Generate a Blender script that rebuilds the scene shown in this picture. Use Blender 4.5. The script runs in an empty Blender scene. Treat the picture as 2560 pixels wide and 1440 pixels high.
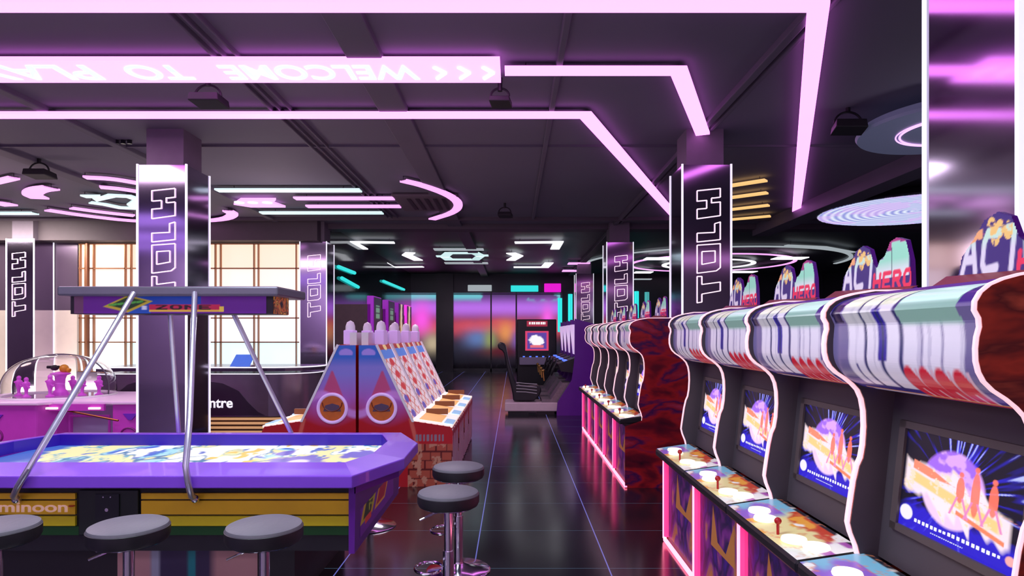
import bpy, math, random
import numpy as np
from mathutils import Vector
random.seed(3)
PI = math.pi
COL = bpy.context.scene.collection
CAMZ, F, VX, VY = 1.55, 1600.0, 1283.0, 836.0     # camera height, focal length in pixels, vanishing point

def at(px, py, Y):                 # point seen at a pixel, at depth Y
    return (((px - VX) / F) * Y, Y, CAMZ - ((py - VY) / F) * Y)
def cp(px, py, h):                 # point of the horizontal plane h above the camera
    Y = F * h / (VY - py)
    return (((px - VX) / F) * Y, Y)
CEIL = CAMZ + 2.55
SH = 2.46                          # hanging light strips, above the camera

# ------------------------------------------------------------------ materials
MATS = {}
def mat(name, col=(0.5, 0.5, 0.5), rough=0.5, metal=0.0, emis=None, es=1.0, noise=0.0, nscale=8.0, coat=0.0, bump=0.0, spec=0.5):
    if name in MATS: return MATS[name]
    m = bpy.data.materials.new(name); m.use_nodes = True
    nt = m.node_tree; b = nt.nodes['Principled BSDF']
    b.inputs['Base Color'].default_value = (*col, 1)
    b.inputs['Roughness'].default_value = rough
    b.inputs['Metallic'].default_value = metal
    b.inputs['Coat Weight'].default_value = coat
    b.inputs['Specular IOR Level'].default_value = spec
    if emis is not None:
        b.inputs['Emission Color'].default_value = (*emis, 1)
        b.inputs['Emission Strength'].default_value = es
    tc = nt.nodes.new('ShaderNodeTexCoord')
    nz = nt.nodes.new('ShaderNodeTexNoise'); nz.inputs['Scale'].default_value = nscale; nz.inputs['Detail'].default_value = 3
    nt.links.new(tc.outputs['Object'], nz.inputs['Vector'])
    mr = nt.nodes.new('ShaderNodeMapRange')
    mr.inputs['To Min'].default_value = max(0.0, rough - 0.04); mr.inputs['To Max'].default_value = min(1.0, rough + 0.04)
    nt.links.new(nz.outputs['Fac'], mr.inputs['Value']); nt.links.new(mr.outputs['Result'], b.inputs['Roughness'])
    if noise > 0:
        mx = nt.nodes.new('ShaderNodeMix'); mx.data_type = 'RGBA'
        mx.inputs['A'].default_value = (*[c * (1 - noise) for c in col], 1)
        mx.inputs['B'].default_value = (*[min(1, c * (1 + noise)) for c in col], 1)
        nt.links.new(nz.outputs['Fac'], mx.inputs['Factor']); nt.links.new(mx.outputs['Result'], b.inputs['Base Color'])
    if bump > 0:
        bp = nt.nodes.new('ShaderNodeBump'); bp.inputs['Strength'].default_value = bump; bp.inputs['Distance'].default_value = 0.01
        nt.links.new(nz.outputs['Fac'], bp.inputs['Height']); nt.links.new(bp.outputs['Normal'], b.inputs['Normal'])
    MATS[name] = m; return m

def art_mat(name, es=0.0, rough=0.35):
    if name in MATS: return MATS[name]
    m = bpy.data.materials.new(name); m.use_nodes = True
    nt = m.node_tree; b = nt.nodes['Principled BSDF']
    a = nt.nodes.new('ShaderNodeAttribute'); a.attribute_name = 'Col'
    nt.links.new(a.outputs['Color'], b.inputs['Base Color'])
    b.inputs['Roughness'].default_value = rough
    if es > 0:
        nt.links.new(a.outputs['Color'], b.inputs['Emission Color']); b.inputs['Emission Strength'].default_value = es
        if es >= 0.9:
            nt.links.remove(b.inputs['Base Color'].links[0]); b.inputs['Base Color'].default_value = (.01, .01, .01, 1)
    MATS[name] = m; return m

def swirl_mat(name, stops, scale=3.0, rough=0.3, dist=1.5, es=0.0, stretch=(1, 1, 1)):
    m = bpy.data.materials.new(name); m.use_nodes = True
    nt = m.node_tree; b = nt.nodes['Principled BSDF']; b.inputs['Roughness'].default_value = rough
    tc = nt.nodes.new('ShaderNodeTexCoord'); mp = nt.nodes.new('ShaderNodeMapping')
    mp.inputs['Scale'].default_value = stretch
    nz = nt.nodes.new('ShaderNodeTexNoise'); nz.inputs['Scale'].default_value = scale; nz.inputs['Detail'].default_value = 4; nz.inputs['Distortion'].default_value = dist
    cr = nt.nodes.new('ShaderNodeValToRGB')
    els = cr.color_ramp.elements
    els[0].position, els[0].color = stops[0][0], (*stops[0][1], 1)
    els[1].position, els[1].color = stops[-1][0], (*stops[-1][1], 1)
    for p, c in stops[1:-1]:
        e = els.new(p); e.color = (*c, 1)
    nt.links.new(tc.outputs['Object'], mp.inputs['Vector']); nt.links.new(mp.outputs['Vector'], nz.inputs['Vector'])
    nt.links.new(nz.outputs['Fac'], cr.inputs['Fac']); nt.links.new(cr.outputs['Color'], b.inputs['Base Color'])
    if es > 0:
        nt.links.new(cr.outputs['Color'], b.inputs['Emission Color']); b.inputs['Emission Strength'].default_value = es
    MATS[name] = m; return m

PINK = mat('pink_led', (.6, .4, .6), .5, emis=(1, .26, 1.02), es=2.45)
PINKT = mat('pink_led_thin', (.6, .4, .6), .5, emis=(1, .42, 1), es=1.15)
LETTERGLOW = mat('letter_glow', (.6, .6, .6), .5, emis=(.82, 1, 1), es=1.0)
WLED = mat('white_led', (.8, .8, .8), .5, emis=(.95, .95, 1), es=1.1)
TLED = mat('mint_led', (.8, .8, .8), .5, emis=(.62, .86, .86), es=1.0)
GLED = mat('grey_led', (.6, .6, .6), .5, emis=(.75, .85, .9), es=.45)
TEAL = mat('teal_led', (.1, .6, .6), .5, emis=(.03, .75, .72), es=1.0)
CYAN = mat('cyan_led', (.1, .6, .6), .5, emis=(.1, .5, .5), es=.6)
AMBER = mat('amber_led', (.6, .5, .3), .5, emis=(1, .62, .22), es=.95)
REDLED = mat('rose_led', (.8, .6, .6), .5, emis=(1, .16, .30), es=3.6)
LEDSPILL = mat('rose_led_spill', (.8, .1, .3), .5, emis=(1, .03, .20), es=1.0)  # glow colour of the magenta spill beside the front leds
TRIM = mat('rose_white_trim', (.8, .6, .65), .4, emis=(1, .60, .66), es=.85)
OUTLN = mat('sign_outline_neon', (.8, .7, .75), .5, emis=(1, .74, .86), es=1.25)
CORNER = mat('corner_led', (.8, .8, .8), .5, emis=(.85, .85, .95), es=.9)

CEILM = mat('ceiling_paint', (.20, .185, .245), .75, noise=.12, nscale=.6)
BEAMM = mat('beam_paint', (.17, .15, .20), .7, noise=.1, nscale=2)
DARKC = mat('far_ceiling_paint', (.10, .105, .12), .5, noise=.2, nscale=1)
DARKW = mat('dark_wall', (.03, .033, .045), .25, noise=.2, nscale=1)
SOFFIT = mat('soffit_paint', (.12, .095, .11), .7, noise=.1)
MIRROR = mat('mirror_cladding', (.50, .44, .58), .09, 1.0, noise=.04, nscale=1)
CORE = mat('pillar_core', (.22, .18, .23), .7, noise=.1)
WALLP = mat('plum_mirror_wall', (.13, .09, .14), .3, .3, noise=.08, nscale=1.2)
WALLC = mat('cream_wall_reflection', (.80, .69, .62), .35, .1, noise=.06)  # cream colour stands in for a reflected lit zone
CHROME = mat('chrome', (.75, .74, .80), .12, 1.0)
STEEL = mat('brushed_steel', (.62, .58, .74), .30, .7, noise=.08, nscale=20)
BLACK = mat('black_plastic', (.012, .012, .016), .35, noise=.2)
SATIN = mat('black_satin', (.02, .018, .022), .5, noise=.2)
VINYL = mat('charcoal_vinyl', (.155, .15, .175), .5, noise=.08, nscale=40, bump=.15)
VINYLD = mat('vinyl_side', (.02, .018, .024), .45, noise=.2, nscale=30)
PURPLE = mat('purple_rail', (.24, .07, .72), .34, coat=.25)
PURPD = mat('purple_panel', (.13, .012, .30), .35, noise=.1)
NAVYIN = mat('indigo_rail_inside', (.035, .008, .38), .3, noise=.15, nscale=4)
BEZEL = mat('brown_bezel', (.075, .058, .07), .6, noise=.08)
WHITEP = mat('white_plastic', (.85, .85, .86), .35)
REDP = mat('red_plastic', (.55, .015, .02), .35, noise=.1)
LILAC = mat('lilac_plastic', (.62, .42, .80), .4, emis=(.75, .5, 1), es=.25)
BTN = mat('ivory_button', (.9, .88, .75), .3, emis=(1, .98, .82), es=.75)
MAG = mat('magenta_cabinet', (.60, .06, .55), .35, emis=(.8, .05, .7), es=.06, noise=.08)
PINKTOP = mat('pink_white_top', (.85, .62, .85), .3, emis=(1, .6, .95), es=.12)
GOLD = mat('underlit_gold_wood', (.75, .48, .22), .4, emis=(1, .55, .22), es=.32, noise=.1)  # emission stands in for the underlight falling on the slats
BROWNW = mat('brown_gap', (.06, .025, .015), .5)
COUNT = mat('plum_counter', (.17, .13, .19), .22, .5, noise=.1)
COUNTD = mat('dark_counter_graphic', (.03, .02, .04), .3, .2, noise=.1)
YEL = mat('yellow_panel', (.90, .55, .012), .45, noise=.15, nscale=5)
YEL2 = mat('lime_yellow_panel', (.80, .68, .012), .45, noise=.1, nscale=5)
GREEND = mat('dark_green_panel', (.005, .07, .01), .5, noise=.3, nscale=3)
GREYSL = mat('grey_slab', (.16, .145, .19), .35, .3, noise=.08)
DARKBRK = mat('dark_brown_cabinet', (.05, .028, .03), .5, noise=.3, nscale=14)
REDSIDE = swirl_mat('red_swirl_art', [(.30, (.004, .002, .01)), (.42, (.10, .003, .012)), (.50, (.30, .008, .012)), (.56, (.03, .004, .06)), (.60, (.22, .006, .02)), (.70, (.35, .03, .09))], 2.2, .3, .35, .12, (.8, 1, 1.9))
BODYART = swirl_mat('violet_blue_art', [(.30, (.006, .004, .02)), (.42, (.05, .01, .22)), (.50, (.015, .008, .06)), (.58, (.16, .02, .22)), (.66, (.45, .16, .03)), (.74, (.05, .02, .25))], 5.0, .3, .6, .22, (1, 1, .6))
ORANGEART = swirl_mat('orange_black_art', [(.30, (.01, .004, .01)), (.46, (.75, .16, .02)), (.52, (.03, .01, .01)), (.6, (.85, .35, .05)), (.72, (.02, .01, .02))], 14, .35, .8, .25)
STRIPEP = None

GLASS = bpy.data.materials.new('clear_acrylic'); GLASS.use_nodes = True
g = GLASS.node_tree; b = g.nodes['Principled BSDF']
b.inputs['Transmission Weight'].default_value = 1; b.inputs['Roughness'].default_value = .02; b.inputs['IOR'].default_value = 1.15
b.inputs['Base Color'].default_value = (.96, .95, .98, 1)
FROST = bpy.data.materials.new('frosted_glass'); FROST.use_nodes = True
g = FROST.node_tree; b = g.nodes['Principled BSDF']
b.inputs['Transmission Weight'].default_value = 1; b.inputs['Roughness'].default_value = .28; b.inputs['IOR'].default_value = 1.1
b.inputs['Base Color'].default_value = (.9, .9, .95, 1)

# ------------------------------------------------------------------ mesh builder
class MB:
    def __init__(s): s.v = []; s.f = []; s.smooth = False
    def add(s, vs, fs):
        o = len(s.v); s.v += [tuple(p) for p in vs]; s.f += [tuple(i + o for i in f) for f in fs]; return s
    def box(s, x0, x1, y0, y1, z0, z1):
        return s.add([(x0, y0, z0), (x1, y0, z0), (x1, y1, z0), (x0, y1, z0), (x0, y0, z1), (x1, y0, z1), (x1, y1, z1), (x0, y1, z1)],
                     [(0, 3, 2, 1), (4, 5, 6, 7), (0, 1, 5, 4), (1, 2, 6, 5), (2, 3, 7, 6), (3, 0, 4, 7)])
    def hexa(s, p):                         # eight corners, box order
        return s.add(p, [(0, 3, 2, 1), (4, 5, 6, 7), (0, 1, 5, 4), (1, 2, 6, 5), (2, 3, 7, 6), (3, 0, 4, 7)])
    def prism(s, poly, axis, a, b):         # poly in the two other axes
        n = len(poly)
        def mk(p, t):
            if axis == 'y': return (p[0], t, p[1])
            if axis == 'z': return (p[0], p[1], t)
            return (t, p[0], p[1])
        vs = [mk(p, a) for p in poly] + [mk(p, b) for p in poly]
        fs = [tuple(range(n)), tuple(range(2 * n - 1, n - 1, -1))] + [(i, i + n, (i + 1) % n + n, (i + 1) % n) for i in range(n)]
        return s.add(vs, fs)
    def bar(s, p, q, r, n=8, r2=None):
        p = Vector(p); q = Vector(q); d = (q - p).normalized()
        up = Vector((0, 0, 1)) if abs(d.z) < .9 else Vector((1, 0, 0))
        a = d.cross(up).normalized(); c = d.cross(a)
        r2 = r if r2 is None else r2
        vs = []
        for (o, rr) in ((p, r), (q, r2)):
            for k in range(n):
                t = 2 * PI * (k + .5) / n; vs.append(o + a * math.cos(t) * rr + c * math.sin(t) * rr)
        fs = [tuple(range(n - 1, -1, -1)), tuple(range(n, 2 * n))] + [(k, (k + 1) % n, (k + 1) % n + n, k + n) for k in range(n)]
        return s.add(vs, fs)
    def path(s, pts, r, n=8):
        for a, b in zip(pts[:-1], pts[1:]): s.bar(a, b, r, n)
        for p in pts[1:-1]: s.ball(p, r, 6, 4)
        return s
    def tube(s, pts, r, n=10, closed=False):
        pts = [Vector(p) for p in pts]; m = len(pts); vs = []; fs = []
        prev = None
        for i, p in enumerate(pts):
            a = pts[(i - 1) % m] if (closed or i > 0) else p
            c = pts[(i + 1) % m] if (closed or i < m - 1) else p
            d = (c - a).normalized()
            if prev is None:
                up = Vector((0, 0, 1)) if abs(d.z) < .9 else Vector((1, 0, 0)); u = d.cross(up).normalized()
            else:
                u = (prev - d * prev.dot(d)).normalized()
            prev = u; w = d.cross(u)
            for k in range(n):
                t = 2 * PI * k / n; vs.append(p + u * math.cos(t) * r + w * math.sin(t) * r)
        for i in range(m if closed else m - 1):
            j = (i + 1) % m
            for k in range(n): fs.append((i * n + k, i * n + (k + 1) % n, j * n + (k + 1) % n, j * n + k))
        if not closed: fs += [tuple(range(n - 1, -1, -1)), tuple(range((m - 1) * n, m * n))]
        return s.add(vs, fs)
    def lathe(s, cx, cy, prof, n=32):       # prof of (r, z)
        vs = []; fs = []; m = len(prof)
        for r, z in prof:
            for k in range(n):
                t = 2 * PI * k / n; vs.append((cx + r * math.cos(t), cy + r * math.sin(t), z))
        for i in range(m - 1):
            for k in range(n): fs.append((i * n + k, i * n + (k + 1) % n, (i + 1) * n + (k + 1) % n, (i + 1) * n + k))
        if prof[0][0] > 1e-5: fs.append(tuple(range(n - 1, -1, -1)))
        if prof[-1][0] > 1e-5: fs.append(tuple(range((m - 1) * n, m * n)))
        return s.add(vs, fs)
    def ball(s, c, r, n=16, m=10, sz=1.0):
        return s.lathe_at(c, [(r * math.sin(PI * i / m), -r * sz * math.cos(PI * i / m)) for i in range(m + 1)], n)
    def lathe_at(s, c, prof, n=16):
        return s.lathe(c[0], c[1], [(max(r, 1e-4), z + c[2]) for r, z in prof], n)
    def build(s, name, m, parent=None, smooth=False, bevel=0, seg=2):
        off = Vector((0, 0, 0))
        if parent is not None:
            r = parent
            while r.parent: r = r.parent
            off = Vector(r.location)
        me = bpy.data.meshes.new(name)
        me.from_pydata([tuple(Vector(p) - off) for p in s.v], [], s.f); me.update()
        import bmesh
        bm = bmesh.new(); bm.from_mesh(me)
        bmesh.ops.recalc_face_normals(bm, faces=bm.faces); bm.to_mesh(me); bm.free()
        me.materials.append(m)
        if smooth:
            me.polygons.foreach_set('use_smooth', [True] * len(me.polygons)); me.set_sharp_from_angle(angle=math.radians(42))
        o = bpy.data.objects.new(name, me); COL.objects.link(o)
        if parent is not None: o.parent = parent
        if bevel > 0:
            md = o.modifiers.new('bevel', 'BEVEL'); md.width = bevel; md.segments = seg; md.limit_method = 'ANGLE'; md.angle_limit = math.radians(35)
        return o

def tag(o, label=None, cat=None, group=None, kind=None):
    if label: o['label'] = label
    if cat: o['category'] = cat
    if group: o['group'] = group
    if kind: o['kind'] = kind
    return o
def thing(name, loc, label, cat, group=None):
    o = bpy.data.objects.new(name, None); o.location = loc; o.empty_display_size = .1; COL.objects.link(o)
    return tag(o, label, cat, group)
def struct(o): o['kind'] = 'structure'; return o
KIDS = {}
def dup(root, loc, label=None, group=None, rz=None):
    r = root.copy(); COL.objects.link(r); r.location = loc
    if rz is not None: r.rotation_euler = (0, 0, rz)
    for k in ('label',):
        if label: r[k] = label
    if group: r['group'] = group
    kids = [c for c in bpy.data.objects if c.parent == root]
    for ch in kids:
        c = ch.copy(); COL.objects.link(c); c.parent = r
        for gch in [x for x in bpy.data.objects if x.parent == ch]:
            d = gch.copy(); COL.objects.link(d); d.parent = c
    return r

# ------------------------------------------------------------------ numpy painting on mesh colours
def _h(ix, iy, s):
    n = np.sin(ix * 127.1 + iy * 311.7 + s * 74.7) * 43758.5453
    return n - np.floor(n)
def vn(x, y, s=0):
    ix = np.floor(x); iy = np.floor(y); fx = x - ix; fy = y - iy
    fx = fx * fx * (3 - 2 * fx); fy = fy * fy * (3 - 2 * fy)
    a = _h(ix, iy, s); b = _h(ix + 1, iy, s); c = _h(ix, iy + 1, s); d = _h(ix + 1, iy + 1, s)
    return (a * (1 - fx) + b * fx) * (1 - fy) + (c * (1 - fx) + d * fx) * fy
def fbm(x, y, s=0): return (vn(x, y, s) * .55 + vn(x * 2.1, y * 2.1, s + 1) * .28 + vn(x * 4.3, y * 4.3, s + 2) * .17)
def mixc(img, mask, col):
    m = np.clip(mask, 0, 1)[..., None]
    return img * (1 - m) + np.array(col, float) * m
def step(x, w=.02): return np.clip(x / w + .5, 0, 1)
STROKES = {'A': [(0, 0, .42, 1), (.58, 1, 1, 0), (.42, 1, .58, 1), (.22, .36, .78, .36)], 'C': [(1, .95, .2, 1), (.2, 1, 0, .75), (0, .75, 0, .2), (0, .2, .2, 0), (.2, 0, 1, .05)],
           'T': [(0, 1, 1, 1), (.5, 1, .5, 0)], 'I': [(.5, 0, .5, 1)], 'O': [(.2, 0, .8, 0), (.8, 0, 1, .25), (1, .25, 1, .75), (1, .75, .8, 1), (.8, 1, .2, 1), (.2, 1, 0, .75), (0, .75, 0, .25), (0, .25, .2, 0)],
           'N': [(0, 0, 0, 1), (0, 1, 1, 0), (1, 0, 1, 1)], 'H': [(0, 0, 0, 1), (1, 0, 1, 1), (0, .5, 1, .5)], 'E': [(0, 0, 0, 1), (0, 1, 1, 1), (0, .5, .8, .5), (0, 0, 1, 0)],
           'R': [(0, 0, 0, 1), (0, 1, .8, 1), (.8, 1, 1, .8), (1, .8, .8, .55), (.8, .55, 0, .5), (.5, .5, 1, 0)], 'Z': [(0, 1, 1, 1), (1, 1, 0, 0), (0, 0, 1, 0)]}
def text_mask(u, v, txt, u0, u1, v0, v1, bold=.0, aspect=1.0):
    n = len(txt); out = np.zeros_like(u); cw = (u1 - u0) / n; t = (.095 + bold * .6)
    for i, ch in enumerate(txt):
        x = (u - (u0 + i * cw)) / cw; y = (v - v0) / (v1 - v0)
        x = (x - t) / (1 - 2 * t - .06); y = (y - t * .8) / (1 - 1.6 * t)
        d = np.full(u.shape, 9.0)
        for (x0, y0, x1, y1) in STROKES[ch]:
            dx, dy = x1 - x0, y1 - y0; k = np.clip(((x - x0) * dx + (y - y0) * dy) / (dx * dx + dy * dy), 0, 1)
            d = np.minimum(d, np.hypot((x - x0 - k * dx) * .85, (y - y0 - k * dy)))
        out = np.maximum(out, np.clip((t - d) / .06 + .5, 0, 1))
    return out

def paint(name, pos, nu, nv, func, m, parent=None, mask=None):
    us = np.linspace(0, 1, nu + 1); vs = np.linspace(0, 1, nv + 1)
    U, V = np.meshgrid(us, vs)
    img = func(U, V)
    off = Vector((0, 0, 0))
    if parent is not None:
        r = parent
        while r.parent: r = r.parent
        off = Vector(r.location)
    verts = [tuple(Vector(pos(us[i], vs[j])) - off) for j in range(nv + 1) for i in range(nu + 1)]
    fs = []
    for j in range(nv):
        for i in range(nu):
            if mask is not None and not mask(us[i] + .5 / nu, vs[j] + .5 / nv): continue
            a = j * (nu + 1) + i; fs.append((a, a + 1, a + nu + 2, a + nu + 1))
    me = bpy.data.meshes.new(name); me.from_pydata(verts, [], fs); me.update()
    ca = me.color_attributes.new('Col', 'FLOAT_COLOR', 'POINT')
    c = np.ones((len(verts), 4), np.float32); c[:, :3] = np.clip(img.reshape(-1, 3), 0, 4)
    ca.data.foreach_set('color', c.ravel())
    me.materials.append(m)
    o = bpy.data.objects.new(name, me); COL.objects.link(o)
    if parent is not None: o.parent = parent
    return o
def quad(p0, eu, ev):
    p0 = Vector(p0); eu = Vector(eu); ev = Vector(ev)
    return lambda u, v: p0 + eu * float(u) + ev * float(v)

def text_obj(name, txt, m, origin, xdir, ydir, width, height, parent=None, thick=.004, bold=0.0, italic=0.0):
    cu = bpy.data.curves.new(name, 'FONT'); cu.body = txt; cu.extrude = 0; cu.offset = bold
    to = bpy.data.objects.new(name, cu); COL.objects.link(to)
    bpy.context.view_layer.update()
    dg = bpy.context.evaluated_depsgraph_get()
    me = bpy.data.meshes.new_from_object(to.evaluated_get(dg))
    bpy.data.objects.remove(to)
    xs = [v.co.x for v in me.vertices]; ys = [v.co.y for v in me.vertices]
    x0, x1, y0, y1 = min(xs), max(xs), min(ys), max(ys)
    o3 = Vector(origin); xd = Vector(xdir).normalized(); yd = Vector(ydir).normalized(); nd = xd.cross(yd)
    off = Vector((0, 0, 0))
    if parent is not None:
        r = parent
        while r.parent: r = r.parent
        off = Vector(r.location)
    for v in me.vertices:
        a = (v.co.x - x0) / (x1 - x0) * width; c = (v.co.y - y0) / (y1 - y0) * height
        v.co = o3 + xd * (a + italic * c) + yd * c - off
    me.materials.clear(); me.materials.append(m); me.update()
    o = bpy.data.objects.new(name, me); COL.objects.link(o)
    if parent is not None: o.parent = parent
    md = o.modifiers.new('solid', 'SOLIDIFY'); md.thickness = thick; md.offset = 0
    return o

# ------------------------------------------------------------------ setting
# floor with glowing grid
fm = bpy.data.materials.new('glossy_black_floor'); fm.use_nodes = True
nt = fm.node_tree; b = nt.nodes['Principled BSDF']
tc = nt.nodes.new('ShaderNodeTexCoord'); sep = nt.nodes.new('ShaderNodeSeparateXYZ'); nt.links.new(tc.outputs['Object'], sep.inputs[0])
def mth(op, a, bv=None):
    n = nt.nodes.new('ShaderNodeMath'); n.operation = op
    for i, x in enumerate((a, bv)):
        if x is None: continue
        if isinstance(x, (int, float)): n.inputs[i].default_value = x
        else: nt.links.new(x, n.inputs[i])
    return n.outputs[0]
def line_mask(sock, off, period, w):
    t = mth('DIVIDE', mth('SUBTRACT', sock, off), period)
    fr = mth('ABSOLUTE', mth('SUBTRACT', mth('FRACT', mth('ADD', t, .5)), .5))
    return mth('LESS_THAN', fr, w / period)
mx = line_mask(sep.outputs['X'], -.26, .893, .0042); my = line_mask(sep.outputs['Y'], 4.24, .816, .0035)
b.inputs['Base Color'].default_value = (.010, .010, .016, 1)
b.inputs['Specular IOR Level'].default_value = .9; b.inputs['IOR'].default_value = 1.75
nz = nt.nodes.new('ShaderNodeTexNoise'); nz.inputs['Scale'].default_value = 1.2
nt.links.new(tc.outputs['Object'], nz.inputs['Vector'])
mr = nt.nodes.new('ShaderNodeMapRange'); mr.inputs['To Min'].default_value = .13; mr.inputs['To Max'].default_value = .22
nt.links.new(nz.outputs['Fac'], mr.inputs['Value']); nt.links.new(mr.outputs['Result'], b.inputs['Roughness'])
cx = nt.nodes.new('ShaderNodeMix'); cx.data_type = 'RGBA'; cx.inputs['A'].default_value = (0, 0, 0, 1); cx.inputs['B'].default_value = (.05, .10, .16, 1); nt.links.new(my, cx.inputs['Factor'])
cy = nt.nodes.new('ShaderNodeMix'); cy.data_type = 'RGBA'; cy.inputs['B'].default_value = (.16, .17, .62, 1); nt.links.new(cx.outputs['Result'], cy.inputs['A']); nt.links.new(mx, cy.inputs['Factor'])
nt.links.new(cy.outputs['Result'], b.inputs['Emission Color']); b.inputs['Emission Strength'].default_value = .8
XL, XR, YB, YF, YM = -13.0, 13.0, -4.0, 27.0, 14.6
struct(MB().box(XL, XR, YB, YF, -.1, 0).build('floor', fm))
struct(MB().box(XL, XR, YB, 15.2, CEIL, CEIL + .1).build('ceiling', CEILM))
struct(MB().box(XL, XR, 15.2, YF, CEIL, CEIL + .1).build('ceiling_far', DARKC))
struct(MB().box(XL - .1, XL, YB, YF, 0, CEIL).build('wall_left', WALLP))
struct(MB().box(XR, XR + .1, YB, YF, 0, CEIL).build('wall_right', DARKW))
struct(MB().box(XL, XR, YB - .1, YB, 0, CEIL).build('wall_rear', mat('rear_wall', (.62, .50, .60), .6, noise=.15, nscale=1)))
# back wall on the left behind the counter
w = struct(MB().box(XL, -4.35, 14.75, 14.9, 0, CEIL).build('wall_back', DARKW))
struct(MB().box(-4.45, -4.3, 14.9, YF, 0, CEIL).build('wall_side', mat('dark_glass_wall', (.02, .045, .055), .08, .3, noise=.2)))
struct(MB().box(XL, -4.35, 14.2, 14.75, 3.64, CEIL).build('trim_1', SOFFIT))
struct(MB().box(-13, -9.95, 14.62, 14.75, 2.1, 3.64).build('trim_2', WALLP))
struct(MB().box(-13, -9.95, 14.60, 14.75, 0, 2.1).build('trim_3', WALLC))  # lower wall coloured cream as the mirror image of a lit area
# beams along the room
def beam(x0, x1, y0, y1, drop, n, m=BEAMM):
    struct(MB().box(x0, x1, y0, y1, CEIL - drop, CEIL + .02).build('trim_%d' % n, m, bevel=.01))
beam(-1.5, -1.18, YB, 15.2, .065, 4); beam(.40, .46, YB, 14.0, .06, 5); beam(2.28, 2.36, YB, 15.2, .065, 6); beam(2.42, 2.47, YB, 15.2, .04, 7)
beam(-5.32, -5.20, YB, 14.2, .06, 8); beam(-7.15, -6.9, YB, 14.2, .06, 9)
beam(-2.72, -2.69, 4.2, 13.8, .05, 10); beam(-2.62, -2.60, 4.2, 13.8, .05, 11); beam(-2.50, -2.48, 4.2, 13.8, .05, 12)
struct(MB().box(XL, XR, 14.75, 15.2, CEIL - .12, CEIL + .02).box(XL, XR, 13.9, 14.0, CEIL - .07, CEIL + .02).build('trim_13', mat('cross_beam', (.13, .10, .13), .6, noise=.1)))
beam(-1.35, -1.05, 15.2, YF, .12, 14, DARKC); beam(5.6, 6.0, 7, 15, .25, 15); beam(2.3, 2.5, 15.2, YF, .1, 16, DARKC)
struct(MB().box(XL, XR, 8.6, 8.64, CEIL - .03, CEIL + .02).build('trim_17', BEAMM))
# far wall: frame and glazed openings with a lit arcade front behind frosted glass
fw = MB()
fw.box(XL, -4.9, YF - .1, YF, 0, CEIL).box(-3.22, -2.5, YF - .3, YF, 0, CEIL).box(2.05, XR, YF - .1, YF, 0, CEIL)
fw.box(-4.9, 2.05, YF - .1, YF, 3.3, CEIL).box(-.96, -.90, YF - .15, YF, 0, 3.3).box(.10, .16, YF - .15, YF, 0, 3.3).box(-4.9, 2.05, YF - .15, YF, 0, .12)
struct(fw.build('wall_far', DARKW))
def farpaint(u, v):
    img = np.zeros(u.shape + (3,)) + np.array((.02, .02, .035))
    n = fbm(u * 7, v * 5, 3)
    img = mixc(img, np.exp(-((v - .82) / .13) ** 2) * .95, (.50, .16, .80))
    img = mixc(img, np.exp(-((v - .98) / .05) ** 2) * (n > .45), (.15, .55, .60))
    img = mixc(img, np.exp(-((v - .58) / .12) ** 2) * (.5 + n), (.60, .07, .10))
    img = mixc(img, np.exp(-((v - .42) / .12) ** 2) * np.exp(-((u - .48) / .08) ** 2), (.10, .18, .40))
    img = mixc(img, np.exp(-((v - .50) / .14) ** 2) * np.exp(-((u - .66) / .05) ** 2), (.75, .28, .08))
    img = mixc(img, np.exp(-((v - .40) / .14) ** 2) * np.exp(-((u - .56) / .04) ** 2), (.25, .30, .10))
    img = mixc(img, np.exp(-((v - .40) / .14) ** 2) * np.exp(-((u - .74) / .04) ** 2), (.22, .10, .45))
    img = mixc(img, np.exp(-((v - .24) / .07) ** 2) * np.exp(-((u - .62) / .12) ** 2), (.12, .01, .02))
    img = mixc(img, np.exp(-((v - .68) / .16) ** 2) * np.exp(-((u - .92) / .035) ** 2), (.95, .12, .75))
    img = mixc(img, np.exp(-((v - .68) / .20) ** 2) * np.exp(-((u - .13) / .06) ** 2), (.95, .10, .75))
    img = mixc(img, np.exp(-((v - .35) / .14) ** 2) * np.exp(-((u - .2) / .06) ** 2), (.5, .40, .25))
    img *= np.clip((v - .05) * 4, 0.03, 1)[..., None]
    return img
o = paint('lit_shopfront_display', quad((-4.9, 27.9, 0), (6.95, 0, 0), (0, 0, 3.28)), 120, 60, farpaint, art_mat('shopfront_glow', 1.15), None)
bk = MB().box(-4.9, 2.05, 27.92, 28.0, 0.002, 3.28).build('backing_board', DARKW, None); bk.parent = o
tag(o, 'large colourful glowing shopfront display behind the glass doors at the far end', 'display')
struct(MB().box(-4.9, -3.22, YF - .06, YF - .04, .12, 3.3).build('window_1', FROST))
struct(MB().box(-2.5, -.96, YF - .06, YF - .04, .12, 3.3).build('door_1', FROST))
struct(MB().box(-.90, .10, YF - .06, YF - .04, .12, 3.3).build('door_2', FROST))
struct(MB().box(.16, 2.05, YF - .06, YF - .04, .12, 3.3).build('window_2', FROST))
struct(MB().box(-5, 2.1, 27.0, 28.2, -.1, 0).build('floor_lobby', DARKW))
struct(MB().box(-5, 2.1, 27.0, 28.2, 3.31, 3.4).build('ceiling_lobby', DARKW))

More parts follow.
